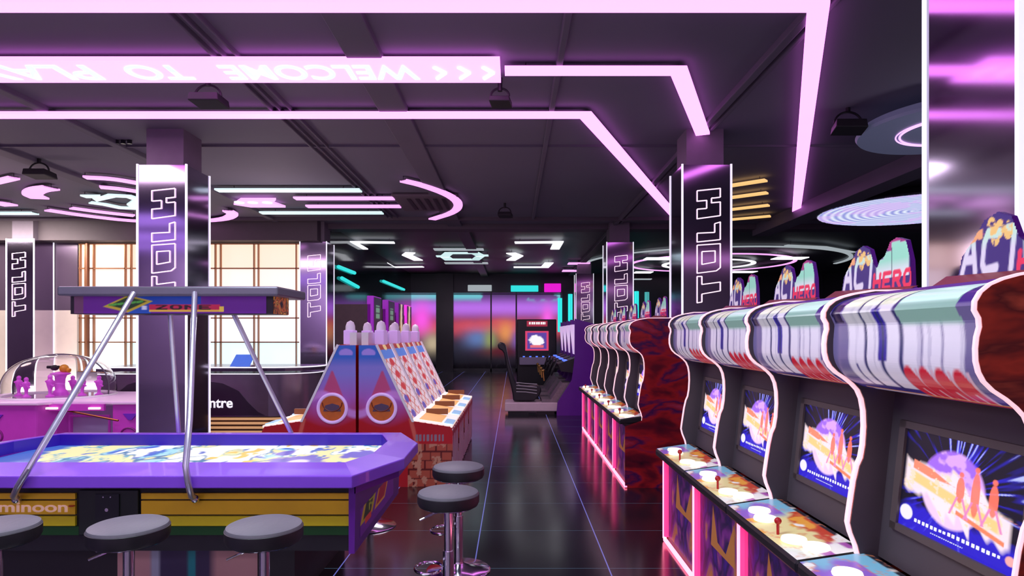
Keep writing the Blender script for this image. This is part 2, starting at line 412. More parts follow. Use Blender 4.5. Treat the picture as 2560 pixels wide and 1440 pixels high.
# ------------------------------------------------------------------ lit cubicle wall
root = thing('backlit_shelf_wall', (-7.3, 14.6, 0), 'wide backlit grid of glowing cubicles behind the counter, peach above and pale blue below', 'shelf')
rows = [(3.06, 3.60, (1.0, .74, .55)), (2.50, 3.04, (1.0, .83, .74)), (1.93, 2.48, (.96, .86, .84)), (1.38, 1.91, (.86, .88, .92)), (.78, 1.36, (.70, .92, .98))]
xc = [-9.86, -9.74, -9.55, -8.83, -8.70, -7.9, -7.2, -6.78, -6.66, -5.9, -5.80, -4.94, -4.82]
for i, (z0, z1, c) in enumerate(rows):
    pm = mat('lit_pane_%d' % i, (.6, .6, .6), .5, emis=c, es=1.05)
    MB().box(-9.87, -4.80, 14.62, 14.70, z0, z1).build('lit_panel', pm, root)
fr = MB()
for x in xc: fr.box(x - .008, x + .008, 14.54, 14.62, .75, 3.62)
for (z0, z1, c) in rows: fr.box(-9.88, -4.79, 14.54, 14.62, z0 - .02, z0 + .005)
fr.box(-9.88, -4.79, 14.54, 14.62, 3.60, 3.62)
fr.build('shelf_frame', mat('copper_frame', (.40, .17, .08), .35, .5, noise=.1), root)
MB().box(-9.88, -4.79, 14.50, 14.74, 0, .75).build('base_cabinet', COUNT, root)
MB().box(-9.66, -9.62, 14.45, 14.54, .75, 3.62).build('upright_post', mat('copper_post', (.30, .12, .06), .4, .4), root)

# ------------------------------------------------------------------ pillars
def letters_outline(x0, z_top, k, y):
    # glyph outlines drawn sideways (reading upwards), pixel units relative to the first letter block
    H = [(0, 0), (58, -6), (58, 16), (42, 18), (36, 18), (36, 30) , (58, 28), (58, 62), (0, 70), (0, 46), (24, 44), (24, 24), (0, 26)]
    L = [(58, 78), (58, 122), (0, 128), (0, 106), (44, 104), (44, 82)]
    O = [(0, 136), (58, 132), (58, 192), (48, 200), (0, 206)]
    O2 = [(12, 152), (45, 150), (45, 178), (12, 184)]
    T = [(0, 214), (12, 214), (12, 234), (58, 228), (58, 250), (12, 258), (12, 278), (0, 280)]
    out = []
    for g_ in (H, L, O, O2, T):
        out.append([(x0 + a * k, y, z_top - c * k) for a, c in g_])
    return out
def pillar(xl, y0, label, w=.60, top=CAMZ + 2.085, text=True, textoff=.18, grp='mirror clad pillars with vertical neon lettering'):
    root = thing('mirror_pillar', (xl + w / 2, y0 + w / 2, 0), label, 'pillar')
    x1, y1 = xl + w, y0 + w
    i = .07
    MB().box(xl + i, x1 - i, y0 + i, y1 - i, top - .1, CEIL).build('pillar_core', CORE, root)
    MB().box(xl, x1, y0, y1, 0, top).build('cladding', MIRROR, root)
    for cx_, cy_ in ((xl, y0), (x1, y0), (x1, y1), (xl, y1)):
        MB().box(cx_ - .011, cx_ + .011, cy_ - .011, cy_ + .011, 0, top + .01).build('corner_light', CORNER, root)
    if text:
        k = .00492
        tm = MB()
        for pl in letters_outline(xl + textoff, CAMZ + 1.765, k, y0 - .012):
            for a, c in zip(pl, pl[1:] + pl[:1]): tm.bar(a, c, .0062, 6)
        tm.build('neon_lettering', OUTLN, root)
    return root
pillar(2.08, 7.87, 'mirror pillar with sideways outlined letters rising behind the near arcade cabinet row')
pillar(-4.62, 7.87, 'mirror pillar with sideways outlined letters behind the sports table canopy')
pillar(2.12, 14.5, 'mid-distance mirror pillar behind the second arcade row, red band below its top')
pillar(-4.80, 14.40, 'mirror pillar at the right end of the glowing cubicle wall')
pillar(2.16, 22.0, 'farthest mirror pillar, above the purple racing cabinet')
pillar(-11.07, 13.98, 'mirror pillar at the far left edge beside the plum wall', textoff=.13)
pillar(2.08, 2.63, 'closest wide mirror pillar at the right edge, behind the nearest cabinet sign', text=False)

# ------------------------------------------------------------------ ceiling lights
HW = mat('hanger_steel', (.1, .08, .1), .4, .6)
def ribbon(pts, width, m, label, h=SH, thick=.03, hang=True, name='light_strip', grp=None, closed=False):
    """pts: world (x, y) centre line"""
    P = [Vector(p) for p in pts]; n = len(P); L = []; R = []
    for i, p in enumerate(P):
        a = (P[i] - P[i - 1]).normalized() if (i > 0 or closed) else None
        c = (P[(i + 1) % n] - P[i]).normalized() if (i < n - 1 or closed) else None
        if a is None: a = c
        if c is None: c = a
        na = Vector((-a.y, a.x)); nc = Vector((-c.y, c.x)); b_ = (na + nc).normalized(); s_ = min(2.5, 1 / max(.3, b_.dot(na)))
        L.append(p + b_ * width / 2 * s_); R.append(p - b_ * width / 2 * s_)
    z0 = CAMZ + h; z1 = z0 + thick
    vs = [(p.x, p.y, z) for z in (z0, z1) for lst in (L, R) for p in lst]
    fs = []
    for i in range(n if closed else n - 1):
        j = (i + 1) % n
        fs += [(i, j, j + n, i + n), (i + 2 * n, i + 3 * n, j + 3 * n, j + 2 * n), (i, i + 2 * n, j + 2 * n, j), (i + n, j + n, j + 3 * n, i + 3 * n)]
    if not closed: fs += [(0, n, 3 * n, 2 * n), (n - 1, 3 * n - 1, 4 * n - 1, 2 * n - 1)]
    o = MB().add(vs, fs).build(name, m)
    tag(o, label, 'ceiling light', grp)
    if width < .6 and m in (PINK, PINKT, TLED):
        Lh = [p.lerp(q, .1) for p, q in zip(L, R)]; Rh = [q.lerp(p, .1) for p, q in zip(L, R)]
        vs2 = [(p.x, p.y, z) for z in (z1 - .012, z1 + .012) for lst in (Lh, Rh) for p in lst]
        MB().add(vs2, fs).build('uplight_shield', HW, o)  # unseen cover added to block the strip's upward light
    if hang:
        cand = [P[0].lerp(P[1], .12), P[-1].lerp(P[-2], .12)]
        for q in cand: MB().bar((q.x, q.y, z1 - .01), (q.x, q.y, CEIL), .006, 6).build('hanger', HW, o)
    return o
def rpx(pl, width, m, label, h=SH, **k): return ribbon([cp(x, y, h) for x, y in pl], width, m, label, h, **k)

rpx([(-420, 19), (2046, 19), (1988, 556)], .155, PINK, 'widest pink light line along the top of the photo, turning down at the right')
rpx([(1262, 181), (1697, 181), (1757, 338)], .165, PINK, 'pink light line continuing the WELCOME panel and bending to the right pillar')
rpx([(-420, 291), (1464, 291), (1700, 556)], .165, PINK, 'third pink light line, thin, running over the left pillar and bending right')
# welcome panel
(xa, ya), (xb, yb) = cp(1251, 152, SH), cp(1251, 207, SH)
root = thing('welcome_sign', (-3.2, (ya + yb) / 2, CAMZ + SH), 'broad pink lit ceiling panel with upside-down WELCOME TO PLAY lettering', 'sign')
MB().box(-7.2, (xa + xb) / 2, ya, yb, CAMZ + SH, CAMZ + SH + .04).build('lit_panel', PINK, root)
MB().box(-7.15, (xa + xb) / 2 - .04, ya + .05, yb - .05, CAMZ + SH + .035, CAMZ + SH + .05).build('uplight_shield', HW, root)  # unseen cover added to keep the panel's light off the ceiling
for x in (-6.5, -4.5, -2.3, -.4): MB().bar((x, (ya + yb) / 2, CAMZ + SH + .03), (x, (ya + yb) / 2, CEIL), .008, 6).build('hanger', HW, root)
def wtext(txt, pxr, pxl):
    yc = cp(0, 181, SH)[1]; hgt = .33
    X0 = (pxr - VX) / F * yc; X1 = (pxl - VX) / F * yc
    text_obj('lettering', txt, LETTERGLOW, (X0, yc - hgt / 2 , CAMZ + SH - .006), (-1, 0, 0), (0, 1, 0), X0 - X1, hgt, root, .004, .018)
wtext('WELCOME', 1045, 560); wtext('TO', 470, 318); wtext('PLAY', 238, -65)
for px in (1225, 1165, 1105):
    yc = cp(0, 181, SH)[1]; X0 = (px - VX) / F * yc
    MB().bar((X0 - .06, yc - .13, CAMZ + SH - .004), (X0 + .03, yc, CAMZ + SH - .004), .022, 6).bar((X0 + .03, yc, CAMZ + SH - .004), (X0 - .06, yc + .13, CAMZ + SH - .004), .022, 6).build('arrow_mark', LETTERGLOW, root)
# bars right of the left pillar
rpx([(542, 478), (902, 478)], .20, TLED, 'longest mint white bar light right of the left pillar, uppermost of four')
rpx([(737, 498), (985, 498)], .19, PINKT, 'upper of two short pink bar lights between the mint bars')
rpx([(767, 518), (1001, 518)], .19, PINKT, 'lower of two short pink bar lights between the mint bars')
rpx([(652, 534), (957, 534)], .20, TLED, 'lowest of the four bar lights right of the left pillar, mint white')
# pink arrow plate
pl = [cp(x, y, SH) for x, y in ((584, 512), (602, 500), (690, 500), (682, 508), (714, 519), (628, 519))]
ar = MB().prism(pl, 'z', CAMZ + SH, CAMZ + SH + .04).build('arrow_light', PINKT); tag(ar, 'pink glowing arrow shaped ceiling plate with three white dots', 'ceiling light')
for px in (598, 632, 668):
    c = cp(px, 506, SH); MB().lathe(c[0], c[1], [(.09, CAMZ + SH - .012), (.09, CAMZ + SH + .01)], 16).build('white_dot', WLED, ar)
c = cp(640, 508, SH); MB().bar((c[0], c[1], CAMZ + SH), (c[0], c[1], CEIL), .01, 6).build('hanger', HW, ar)
def smooth(pl, n=2):
    for _ in range(n):
        q = [pl[0]]
        for a, b_ in zip(pl[:-1], pl[1:]): q += [(a[0] * .75 + b_[0] * .25, a[1] * .75 + b_[1] * .25), (a[0] * .25 + b_[0] * .75, a[1] * .25 + b_[1] * .75)]
        q.append(pl[-1]); pl = q
    return pl
def arc(pl, w, m, label, h=SH, n=2): return ribbon(smooth([cp(x, y, h) for x, y in pl], n), w, m, label, h)
arc([(1008, 454), (1060, 466), (1125, 490), (1150, 512), (1135, 533), (1080, 550)], .17, PINKT, 'curved pink hook light near the middle of the ceiling')
arc([(-90, 476), (-30, 462), (35, 447)], .17, PINKT, 'pink arc light at the upper left edge of the photo')
arc([(128, 472), (92, 476), (76, 488), (100, 498)], .30, PINKT, 'thick pink crescent light left of the hexagon light')
arc([(212, 446), (280, 449), (350, 461), (420, 474)], .16, PINKT, 'topmost pink arc left of the left pillar')
arc([(250, 470), (300, 474), (350, 482), (400, 490)], .16, PINKT, 'pink arc just above the mint hexagon light')
arc([(178, 522), (250, 532), (335, 541)], .20, PINKT, 'shorter pink arc just below the mint hexagon light')
arc([(118, 527), (210, 541), (343, 556), (470, 556), (560, 551), (586, 538), (570, 529)], .22, PINKT, 'longest pink arc below the hexagon light, ending in a hook right of the pillar')
arc([(-60, 508), (0, 510), (28, 516)], .30, PINKT, 'small thick pink light cut by the left photo edge')
rpx([(-200, 535), (88, 535)], .22, TLED, 'mint white bar light at the left photo edge above the plum wall')
rpx([(208, 493), (240, 493), (246, 500), (280, 491), (322, 493), (348, 502), (330, 514), (345, 523), (300, 521), (262, 513), (225, 508)], .17, TLED, 'mint white hexagon ceiling light left of the left pillar')
# amber bars
for i, (ya_, yb_, xe) in enumerate(((466, 453, 1915), (495, 484, 1918), (524, 515, 1922), (548, 542, 1926))):
    rpx([(1790, ya_ + 6), (xe, yb_)], .15, AMBER, ('first', 'second', 'third', 'fourth')[i] + ' amber bar light from the top, right of the right pillar')
# far hall lights
FH = 2.43
def far(pl, w, m, label, h=FH): return ribbon([cp(x, y, h) for x, y in pl], w, m, label, h)
far([(909, 624), (879, 607), (986, 608)], .26, WLED, 'white angled light at the upper left of the far hall ceiling')
far([(1026, 633), (1017, 639), (1046, 652)], .30, WLED, 'small white crescent light left of the far hexagon')
far([(958, 658), (978, 669), (1058, 668)], .28, WLED, 'white angled light at the lower left of the far hall ceiling')
far([(1085, 625), (1209, 625)], .35, GLED, 'dim grey bar light above the far hexagon')
hx = far([(1091, 642), (1112, 642), (1122, 634), (1188, 634), (1200, 640), (1221, 640)], .28, TLED, 'far mint hexagon light in the middle of the far hall ceiling')
hl = far([(1112, 643), (1122, 650), (1188, 650), (1200, 641)], .30, TLED, 'x'); hl.name = 'lower_half'; hl.parent = hx
for k_ in ('label', 'category'): del hl[k_]
for c_ in [c for c in bpy.data.objects if c.parent == hl]: c_.parent = hx
far([(1112, 659), (1220, 659)], .40, GLED, 'dim grey bar light below the far hexagon')
far([(1277, 634), (1296, 641), (1277, 652)], .30, WLED, 'small white chevron light right of the far hexagon')
far([(1287, 608), (1396, 607), (1387, 624)], .26, WLED, 'white angled light at the upper right of the far hall ceiling')
far([(1284, 669), (1362, 669), (1373, 658)], .30, WLED, 'white angled light at the lower right of the far hall ceiling')
far([(1420, 660), (1474, 660)], .45, PINKT, 'upper short pink bar left of the third pillar')
far([(1406, 678), (1456, 678)], .55, PINKT, 'lower short pink bar left of the third pillar')
def ring(px, py, r, w, m, label='', h=FH, a0=0, a1=2 * PI, n=48):
    c = cp(px, py, h)
    full = abs(a1 - a0 - 2 * PI) < 1e-3
    pts = [(c[0] + r * math.cos(a0 + (a1 - a0) * i / n), c[1] + r * math.sin(a0 + (a1 - a0) * i / n)) for i in range(n if full else n + 1)]
    return ribbon(pts, w, m, label, h, closed=full)
ring(1770, 662, 1.5, .16, WLED, 'small white ring light behind the right pillar')
ring(1775, 660, 2.7, .12, PINKT, 'large thin pink ring light around the small white ring')
ring(1775, 660, 4.4, .12, GLED, h=2.48, label='outer half ring of grey light above the arcade signs', a0=PI, a1=2 * PI)
for px, py, lw, lab in ((1645, 648, 66, 'white pill light left of the right pillar'), (1974, 647, 78, 'white pill light right of the right pillar'), (1858, 681, 60, 'white pill light low beside the right pillar'), (1608, 682, 44, 'white pill light just right of the mid-distance pillar')):
    far([(px - lw / 2, py), (px + lw / 2, py)], .55, WLED, lab, h=2.36)
far([(1965, 615), (2060, 619), (2132, 632)], .16, GLED, 'thin grey curved light above the third arcade sign', h=2.40)
far([(1585, 699), (1628, 699)], .3, GLED, 'dim grey bar right of the mid-distance pillar', h=2.2)
# teal marks on the side glass wall and far wall tubes
def tube_light(px, y0, y1, Y, label, m=TEAL, r=.05):
    a = at(px, y0, Y); c = at(px, y1, Y)
    o = MB().bar(a, c, r, 8).box(a[0] - .09, a[0] + .09, Y + .02, Y + .09, c[2], a[2]).build('light_tube', m); tag(o, label, 'wall light'); return o
tube_light(1426, 735, 812, 26.8, 'teal vertical tube light left of the farthest pillar')
tube_light(1592, 728, 800, 26.8, 'teal tube light just right of the mid-distance pillar')
tube_light(1618, 730, 795, 26.8, 'second teal tube light right of the mid-distance pillar', CYAN)
tube_light(1400, 745, 830, 26.78, 'teal tube light at the right end of the glass doors', TEAL, .04)
def wallbar(y0, y1, z0, z1, label):
    o = MB().bar((-4.26, y0, z0), (-4.26, y1, z1), .045, 8).build('light_tube', TEAL); tag(o, label, 'wall light')
wallbar(15.6, 17.2, 3.20, 3.20, 'teal bar on the dark glass wall, nearest and highest')
wallbar(15.9, 17.6, 2.95, 2.85, 'teal bar on the dark glass wall, just under the nearest one')
wallbar(21.0, 25.0, 3.30, 3.30, 'teal bar on the dark glass wall, farthest from the camera')

# ceiling discs
def ring_pattern(u, v):
    r = np.hypot(u - .5, v - .5) * 2
    s_ = .5 + .5 * np.sin(r * 75 + np.sin(np.arctan2(v - .5, u - .5) * 3) * 1.2)
    base = np.zeros(u.shape + (3,)) + np.array((.30, .33, .75))
    img = mixc(base, s_, (.80, .86, 1.0))
    img = mixc(img, (fbm(u * 9, v * 9, 4) > .56) * .5, (.75, .45, .95))
    return img
root = thing('light_disc', (7.45, 11.9, CAMZ + 2.3), 'glowing round lilac ceiling disc with fine concentric rings, lower of the two discs', 'ceiling light')
MB().lathe(7.45, 11.9, [(1.62, CAMZ + 2.30), (1.65, CAMZ + 2.33), (1.6, CAMZ + 2.42)], 64).build('disc_body', BLACK, root)
paint('ring_artwork', quad((7.45 - 1.62, 11.9 - 1.62, CAMZ + 2.293), (3.24, 0, 0), (0, 3.24, 0)), 150, 150, ring_pattern, art_mat('disc_glow', 1.0), root, lambda u, v: math.hypot(u - .5, v - .5) < .5)
MB().bar((7.45, 11.9, CAMZ + 2.4), (7.45, 11.9, CEIL), .04).build('hanger', HW, root)
root = thing('light_disc', (5.0, 7.2, CAMZ + 2.3), 'grey round ceiling disc with a thin glowing violet ring, upper of the two discs', 'ceiling light')
MB().lathe(5.0, 7.2, [(1.0, CAMZ + 2.30), (1.02, CAMZ + 2.33), (.98, CAMZ + 2.4)], 64).build('disc_body', mat('slate_disc', (.22, .24, .34), .35, emis=(.2, .22, .4), es=.18), root)
tm = MB(); tm.tube([(5.0 + .56 * math.cos(t * PI / 32), 7.2 + .56 * math.sin(t * PI / 32), CAMZ + 2.295) for t in range(64)], .012, 6, True)
tm.tube([(5.0 + .60 * math.cos(t * PI / 32), 7.2 + .60 * math.sin(t * PI / 32), CAMZ + 2.295) for t in range(64)], .008, 6, True)
tm.build('neon_ring', mat('violet_neon', (.5, .3, .8), .5, emis=(.85, .45, 1), es=1.4), root)
MB().bar((5, 7.2, CAMZ + 2.38), (5, 7.2, CEIL), .04).build('hanger', HW, root)

# ceiling speakers
def speaker(px, py, label, s=1.0, grp='small dark speakers hanging from the ceiling'):
    h = 2.3; x, y = cp(px, py, h); z = CAMZ + h
    root = thing('hanging_speaker', (x, y, z), label, 'speaker')
    MB().hexa([(x - .16 * s, y - .10 * s, z), (x + .14 * s, y - .10 * s, z), (x + .18 * s, y + .10 * s, z - .03), (x - .12 * s, y + .10 * s, z - .03),
               (x - .15 * s, y - .09 * s, z + .08 * s), (x + .13 * s, y - .09 * s, z + .08 * s), (x + .17 * s, y + .09 * s, z + .05 * s), (x - .11 * s, y + .09 * s, z + .05 * s)]).build('speaker_body', SATIN, root, bevel=.01)
    MB().tube([(x + .13 * s * math.cos(t), y, z + .07 + .11 * s * math.sin(t)) for t in [PI * i / 12 for i in range(13)]], .012, 6).bar((x, y, z + .17 * s), (x, y, CEIL), .025).build('bracket', SATIN, root)
speaker(520, 258, 'dark ceiling speaker under the WELCOME panel, above the canopy')
speaker(1250, 258, 'dark ceiling speaker just below the right end of the WELCOME panel', .7)
speaker(2120, 325, 'dark ceiling speaker left of the grey ceiling disc', 1.2)
speaker(98, 440, 'small dark ceiling speaker above the pink crescent light', 1.1)
speaker(1262, 540, 'tiny ceiling speaker right of the pink hook light', .9)
# ceiling cassette unit
x0, y0 = -2.25, 11.4
root = thing('air_conditioner', (-1.6, 12.2, CEIL - .3), 'square dark ceiling air conditioner behind the pink hook light', 'air conditioner')
MB().box(-2.2, -1.0, 11.5, 12.9, CEIL - .07, CEIL).build('casing', mat('plum_casing', (.16, .12, .15), .6), root, bevel=.03)
sl = MB()
for k in range(5): sl.box(-1.95 + k * .16, -1.88 + k * .16, 11.7, 12.7, CEIL - .08, CEIL - .065)
sl.build('grille', SATIN, root)
# track spot cluster
root = thing('track_spotlight', at(305, 352, 8.4), 'tiny cluster of three dark spotlights on the left ceiling beam', 'spotlight')
for k in range(3):
    x, y, z = at(292 + k * 16, 352, 8.4)
    MB().bar((x, y, z - .04), (x, y, z + .05), .03).build('spot_head', BLACK, root)
x, y, z = at(305, 345, 8.4); MB().box(x - .14, x + .14, y - .015, y + .015, z + .02, CEIL).build('mounting_rail', BLACK, root)

# ------------------------------------------------------------------ arcade cabinets
PROF = [(1.30, .68), (1.305, .73), (1.265, .83), (1.27, .875), (1.295, 1.04), (1.322, 1.10), (1.330, 1.24), (1.314, 1.33), (1.27, 1.378), (1.205, 1.42), (1.18, 1.466), (1.178, 1.53), (1.192, 1.582), (1.170, 1.622), (1.197, 1.668), (1.26, 1.695), (1.36, 1.712)]
PR = smooth(PROF, 1)
SIDE = [(1.13, 0), (1.13, .62)] + PR + [(1.90, 1.712), (1.95, 1.68), (1.95, 0)]
MQ = smooth([(1.42, 1.355), (1.33, 1.345), (1.25, 1.385), (1.205, 1.44), (1.198, 1.50), (1.205, 1.585)], 2) + [(1.186, 1.627)] + smooth([(1.186, 1.627), (1.212, 1.664), (1.27, 1.688), (1.37, 1.70)], 2)[1:]
CL = [0]
for a, b_ in zip(MQ[:-1], MQ[1:]): CL.append(CL[-1] + math.hypot(b_[0] - a[0], b_[1] - a[1]))
def mqpos(v):
    t = v * CL[-1]
    for i in range(len(MQ) - 1):
        if t <= CL[i + 1] + 1e-9:
            f = (t - CL[i]) / max(1e-9, CL[i + 1] - CL[i]); return (MQ[i][0] + (MQ[i + 1][0] - MQ[i][0]) * f, MQ[i][1] + (MQ[i + 1][1] - MQ[i][1]) * f)
    return MQ[-1]
def marquee_art(u, v):
    w = .012 * np.sin(v * 9 + 1) + .008 * np.sin(v * 21)
    x = u + w
    img = np.zeros(u.shape + (3,)) + np.array((.035, .02, .20))
    img = mixc(img, (v < .70) * (v > .30) * 1.0, (.16, .13, .30))
    img = mixc(img, ((x > .03) & (x < .11) & (v > .62) & (v < .74)) * 1.0, (.01, .008, .06))
    def colm(a, b_, lo=.24, hi=1.1): return step(x - a, .012) * step(b_ - x, .012) * (v > lo) * (v < hi)
    white = np.maximum.reduce([colm(.13, .265), colm(.285, .395), colm(.42, .525), colm(.555, .665), colm(.675, .785), colm(.795, .905)])
    img = mixc(img, white, (.74, .68, .80))
    img = mixc(img, white * step(vn(x * 46, v * 1.2, 5) - .62, .1) * .45, (.38, .34, .50))
    img = mixc(img, colm(.375, .44, .42, .70), (.03, .02, .30))
    img = mixc(img, colm(.19, .205, .24, .40), (.03, .02, .20))
    img = mixc(img, step(v - .60, .03) * (x > .55) * (x < .91), (.26, .46, .38))
    img = mixc(img, step(v - .60, .03) * (x > .13) * (x < .37) * .5, (.45, .50, .42))
    top = step(v - .715, .01)
    img = mixc(img, top * (x > .12) * (x < .535), (.92, .93, .72))
    img = mixc(img, top * (x > .12) * (x < .535) * step(vn(x * 30, v * 2, 8) - .66, .08) * .6, (.62, .66, .40))
    img = mixc(img, top * (x > .555) * (x < .905), (.66, .93, .82))
    for c_ in (.28, .41, .54): img = mixc(img, step(.007 - np.abs(x - c_), .006), (.02, .03, .12))
    for i, c_ in enumerate((.575, .67, .765, .865)):
        img = mixc(img, step(1 - np.hypot((x - c_) / .052, (v - .25) / .155), .1) * (v < .45) * (v > .13), (.66, .015, .04))
        img = mixc(img, step(.008 - np.abs(x - c_ - .05), .006) * (v < .40) * (v > .13), (.70, .45, .55))
        img = mixc(img, step(.006 - np.abs(x - c_), .006) * (v < .27) * (v > .18), (.80, .45, .50))
    img = mixc(img, (v < .20) * (x <= .5) * (x > .1), (.45, .38, .52)); img = mixc(img, (v < .20) * (x > .52), (.50, .015, .03))
    img = mixc(img, step(.008 - np.abs(v - .185), .006) * (x > .06), (.80, .38, .16))
    img = mixc(img, (v < .15) * step(vn(x * 5, v * 0, 3) - .42, .2), (.60, .04, .40)); img = mixc(img, (v < .15) * step(vn(x * 6 + 3, v * 0, 4) - .6, .1), (.16, .06, .60))
    img = mixc(img, (v < .07) * 1.0, (.28, .015, .03))
    return img
def panel_art(u, v):      # u far -> near, v front -> back
    n = fbm(u * 5 + 3, v * 3, 1); n2 = fbm(u * 9, v * 4 + 2, 5)
    img = np.zeros(u.shape + (3,)) + np.array((.90, .80, .36))
    img = mixc(img, step(.32 - u + (n - .5) * .3, .12), (.22, .55, .72))
    img = mixc(img, step(.16 - np.abs(u - .22) + (n2 - .5) * .3, .1) * (v < .7), (.30, .14, .62))
    img = mixc(img, step(v - .62 + (n2 - .5) * .7, .12) * (u > .3), (.62, .06, .02))
    img = mixc(img, step(n2 - .56, .08) * (u > .3), (.92, .42, .06))
    img = mixc(img, step(u - .78 + (n - .5) * .4, .1) * (v < .45), (.86, .92, .80))
    img = mixc(img, step(v - .35 + (n - .5) * .5, .1) * step(u - .85, .05), (.45, .10, .45))
    img = mixc(img, (v > .93) * 1.0, (.02, .02, .03))
    img = mixc(img, step(n - .66, .05), (1, 1, .92))
    img = mixc(img, step(.02 - np.abs(n2 - .48), .02) * .6, (.75, .25, .10))
    return img * .92
def screen_art(u, v):
    x = (u - .47) * 1.35; y = v - .50; r = np.hypot(x, y); a = np.arctan2(y, x)
    img = np.zeros(u.shape + (3,)) + np.array((.003, .002, .012))
    rays = vn(a * 16 + 40, r * 2.5, 7) * vn(a * 31 + 90, r * 4, 9)
    img = mixc(img, np.clip((rays - .25) * 4, 0, 1) * np.clip((.85 - r) * 2, 0, 1) * (r > .2), (.03, .02, .95))
    img = mixc(img, np.clip((rays - .48) * 6, 0, 1) * (r > .25), (.45, .5, 1))
    img = mixc(img, step(.22 - v + (fbm(u * 8, v * 8, 2) - .5) * .25, .08) * .9, (.02, .01, .62))
    moon = step(.36 - np.hypot(x + .02, y - .02), .03)
    mc = np.zeros(u.shape + (3,)) + np.array((.72, .38, .95))
    mc = mixc(mc, step(fbm(u * 10, v * 10, 11) - .52, .1), (.36, .14, .85)); mc = mixc(mc, step(.5 - v, .3), (.88, .60, .98))
    img = img * (1 - moon[..., None]) + mc * moon[..., None]
    xr = x; yr = y + .20 * x + .03
    edge = .09 + .20 * vn(xr * 15 + 5 + y * 6, 0 * xr + (yr > -.02) * 7.3, 6) * np.clip(1.2 - np.abs(xr) * 1.3, .2, 1)
    wing = step(edge - np.abs(yr + .02), .05) * step(.60 - np.abs(xr), .04)
    img = mixc(img, wing * .92, (1.0, .80, .88)); img = mixc(img, wing * step(.05 - np.abs(yr + .03), .02) * step(.5 - np.abs(xr), .05), (1.0, .62, .25))
    img = mixc(img, step(.045 * np.clip((-xr - .02) * 4, 0, 1) - np.abs(yr - .09), .01) * (xr > -.50), (.90, .26, .16)); img = mixc(img, step(fbm(xr * 16, yr * 22, 21) - .62, .05) * wing, (1.0, .72, .55))
    img = mixc(img, step(.02 - np.abs(yr + .12 + .02 * xr), .01) * (xr > .05) * (xr < .55), (.88, .24, .12))
    for cx_, hh in ((.08, .12), (.24, .20), (.42, .14)):
        body = np.maximum(step(1 - np.hypot((x - cx_) / .045, (y - .05) / hh), .12), step(.026 - np.hypot(x - cx_, y - .07 - hh), .01))
        img = mixc(img, body * .92, (.95, .18, .12))
        leg = step(.012 - np.abs(np.abs(x - cx_) - .04 * (.05 - y) / .1), .01) * (y < -.02) * (y > -.20)
        img = mixc(img, leg, (.80, .25, .55))
    dots = (np.abs(v - .10 - .02 * u) < .016) & ((u * 26 % 1) < .6) & (u > .14) & (u < .86)
    img = mixc(img, dots.astype(float), (1, 1, 1)); img = mixc(img, step(.006 - np.abs(v - .05), .004) * (np.abs(u - .45) < .14) * ((u * 60 % 1) < .7), (.8, .85, 1))
    img = mixc(img, step(.075 - np.hypot((u - .07) * 1.2, (v - .15)), .01), (.85, .8, .95)); img = mixc(img, step(.04 - np.hypot((u - .93) * 1.2, (v - .12)), .01), (.9, .4, .4))
    return img * 1.15
def topper_shape(u, v):
    pts = [(0, 0), (.06, .10), (.10, .45), (.20, .70), (.28, .93), (.38, 1.0), (.47, .90), (.52, .60), (.56, .52), (.60, .66), (.66, .72), (.72, .95), (.80, 1.0), (.90, .92), (.95, .55), (.96, .12), (1.0, 0)]
    for a, b_ in zip(pts[:-1], pts[1:]):
        if a[0] <= u <= b_[0]: return v <= a[1] + (b_[1] - a[1]) * (u - a[0]) / max(1e-6, b_[0] - a[0])
    return False
TPTS = [(0, 0), (.06, .10), (.10, .45), (.20, .70), (.28, .93), (.38, 1.0), (.47, .90), (.52, .60), (.56, .52), (.60, .66), (.66, .72), (.72, .95), (.80, 1.0), (.90, .92), (.95, .55), (.96, .12), (1.0, 0)]
def topper_art(u, v):
    img = np.zeros(u.shape + (3,)) + np.array((.045, .02, .18))
    img = mixc(img, (v < .10) * 1.0, (.22, .03, .03)); img = mixc(img, step(fbm(u * 8, v * 6, 2) - .56, .05) * (v > .72), (.40, .03, .20))
    sh = u - .05 * v
    act = text_mask(sh, v, 'ACT', .07, .54, .13, .80, .06)
    img = mixc(img, text_mask(sh - .008, v + .012, 'ACT', .07, .54, .13, .80, .12), (.06, .03, .22))
    img = mixc(img, act, (.76, .70, .82)); img = mixc(img, act * step(v - .58, .2), (.58, .84, .66))
    ion = np.maximum.reduce([step(.048 - np.abs(u - c_), .008) * step(h_ - v, .03) * (v > .30) for c_, h_ in ((.60, .66), (.69, .78), (.79, .93), (.885, .90))])
    img = mixc(img, ion, (.76, .78, .80)); img = mixc(img, ion * step(v - .52, .22), (.32, .74, .54))
    img = mixc(img, step(.004 - np.abs(u - .74), .004) * (v > .3) * (v < .85), (.05, .10, .12))
    img = mixc(img, text_mask(sh, v, 'HERO', .49, .97, .09, .44, .10) , (.86, .03, .10))
    orange = step(.085 - np.abs(u - .18), .01) * step(.07 - np.abs(v - .70 - (u - .18) * .5), .02)
    fig = np.maximum.reduce([step(1 - np.hypot((u - a_) / .032, (v - c_) / .13), .1) for a_, c_ in ((.33, .82), (.39, .76), (.45, .72), (.36, .66))])
    img = mixc(img, orange * step(vn(u * 40, v * 8, 3) - .25, .1), (.90, .42, .18)); img = mixc(img, fig * step(fbm(u * 26, v * 12, 3) - .40, .1), (.92, .58, .18))
    img = mixc(img, step(.014 - np.abs(v - .115), .008) * (u > .06) * (u < .48), (.60, .52, .72))
    return img
PAN_A = art_mat('control_panel_art', .22, .3); SCR_A = art_mat('screen_glow', 1.0); MQ_A = art_mat('marquee_art', .30, .25); TOP_A = art_mat('topper_art', .34, .4)
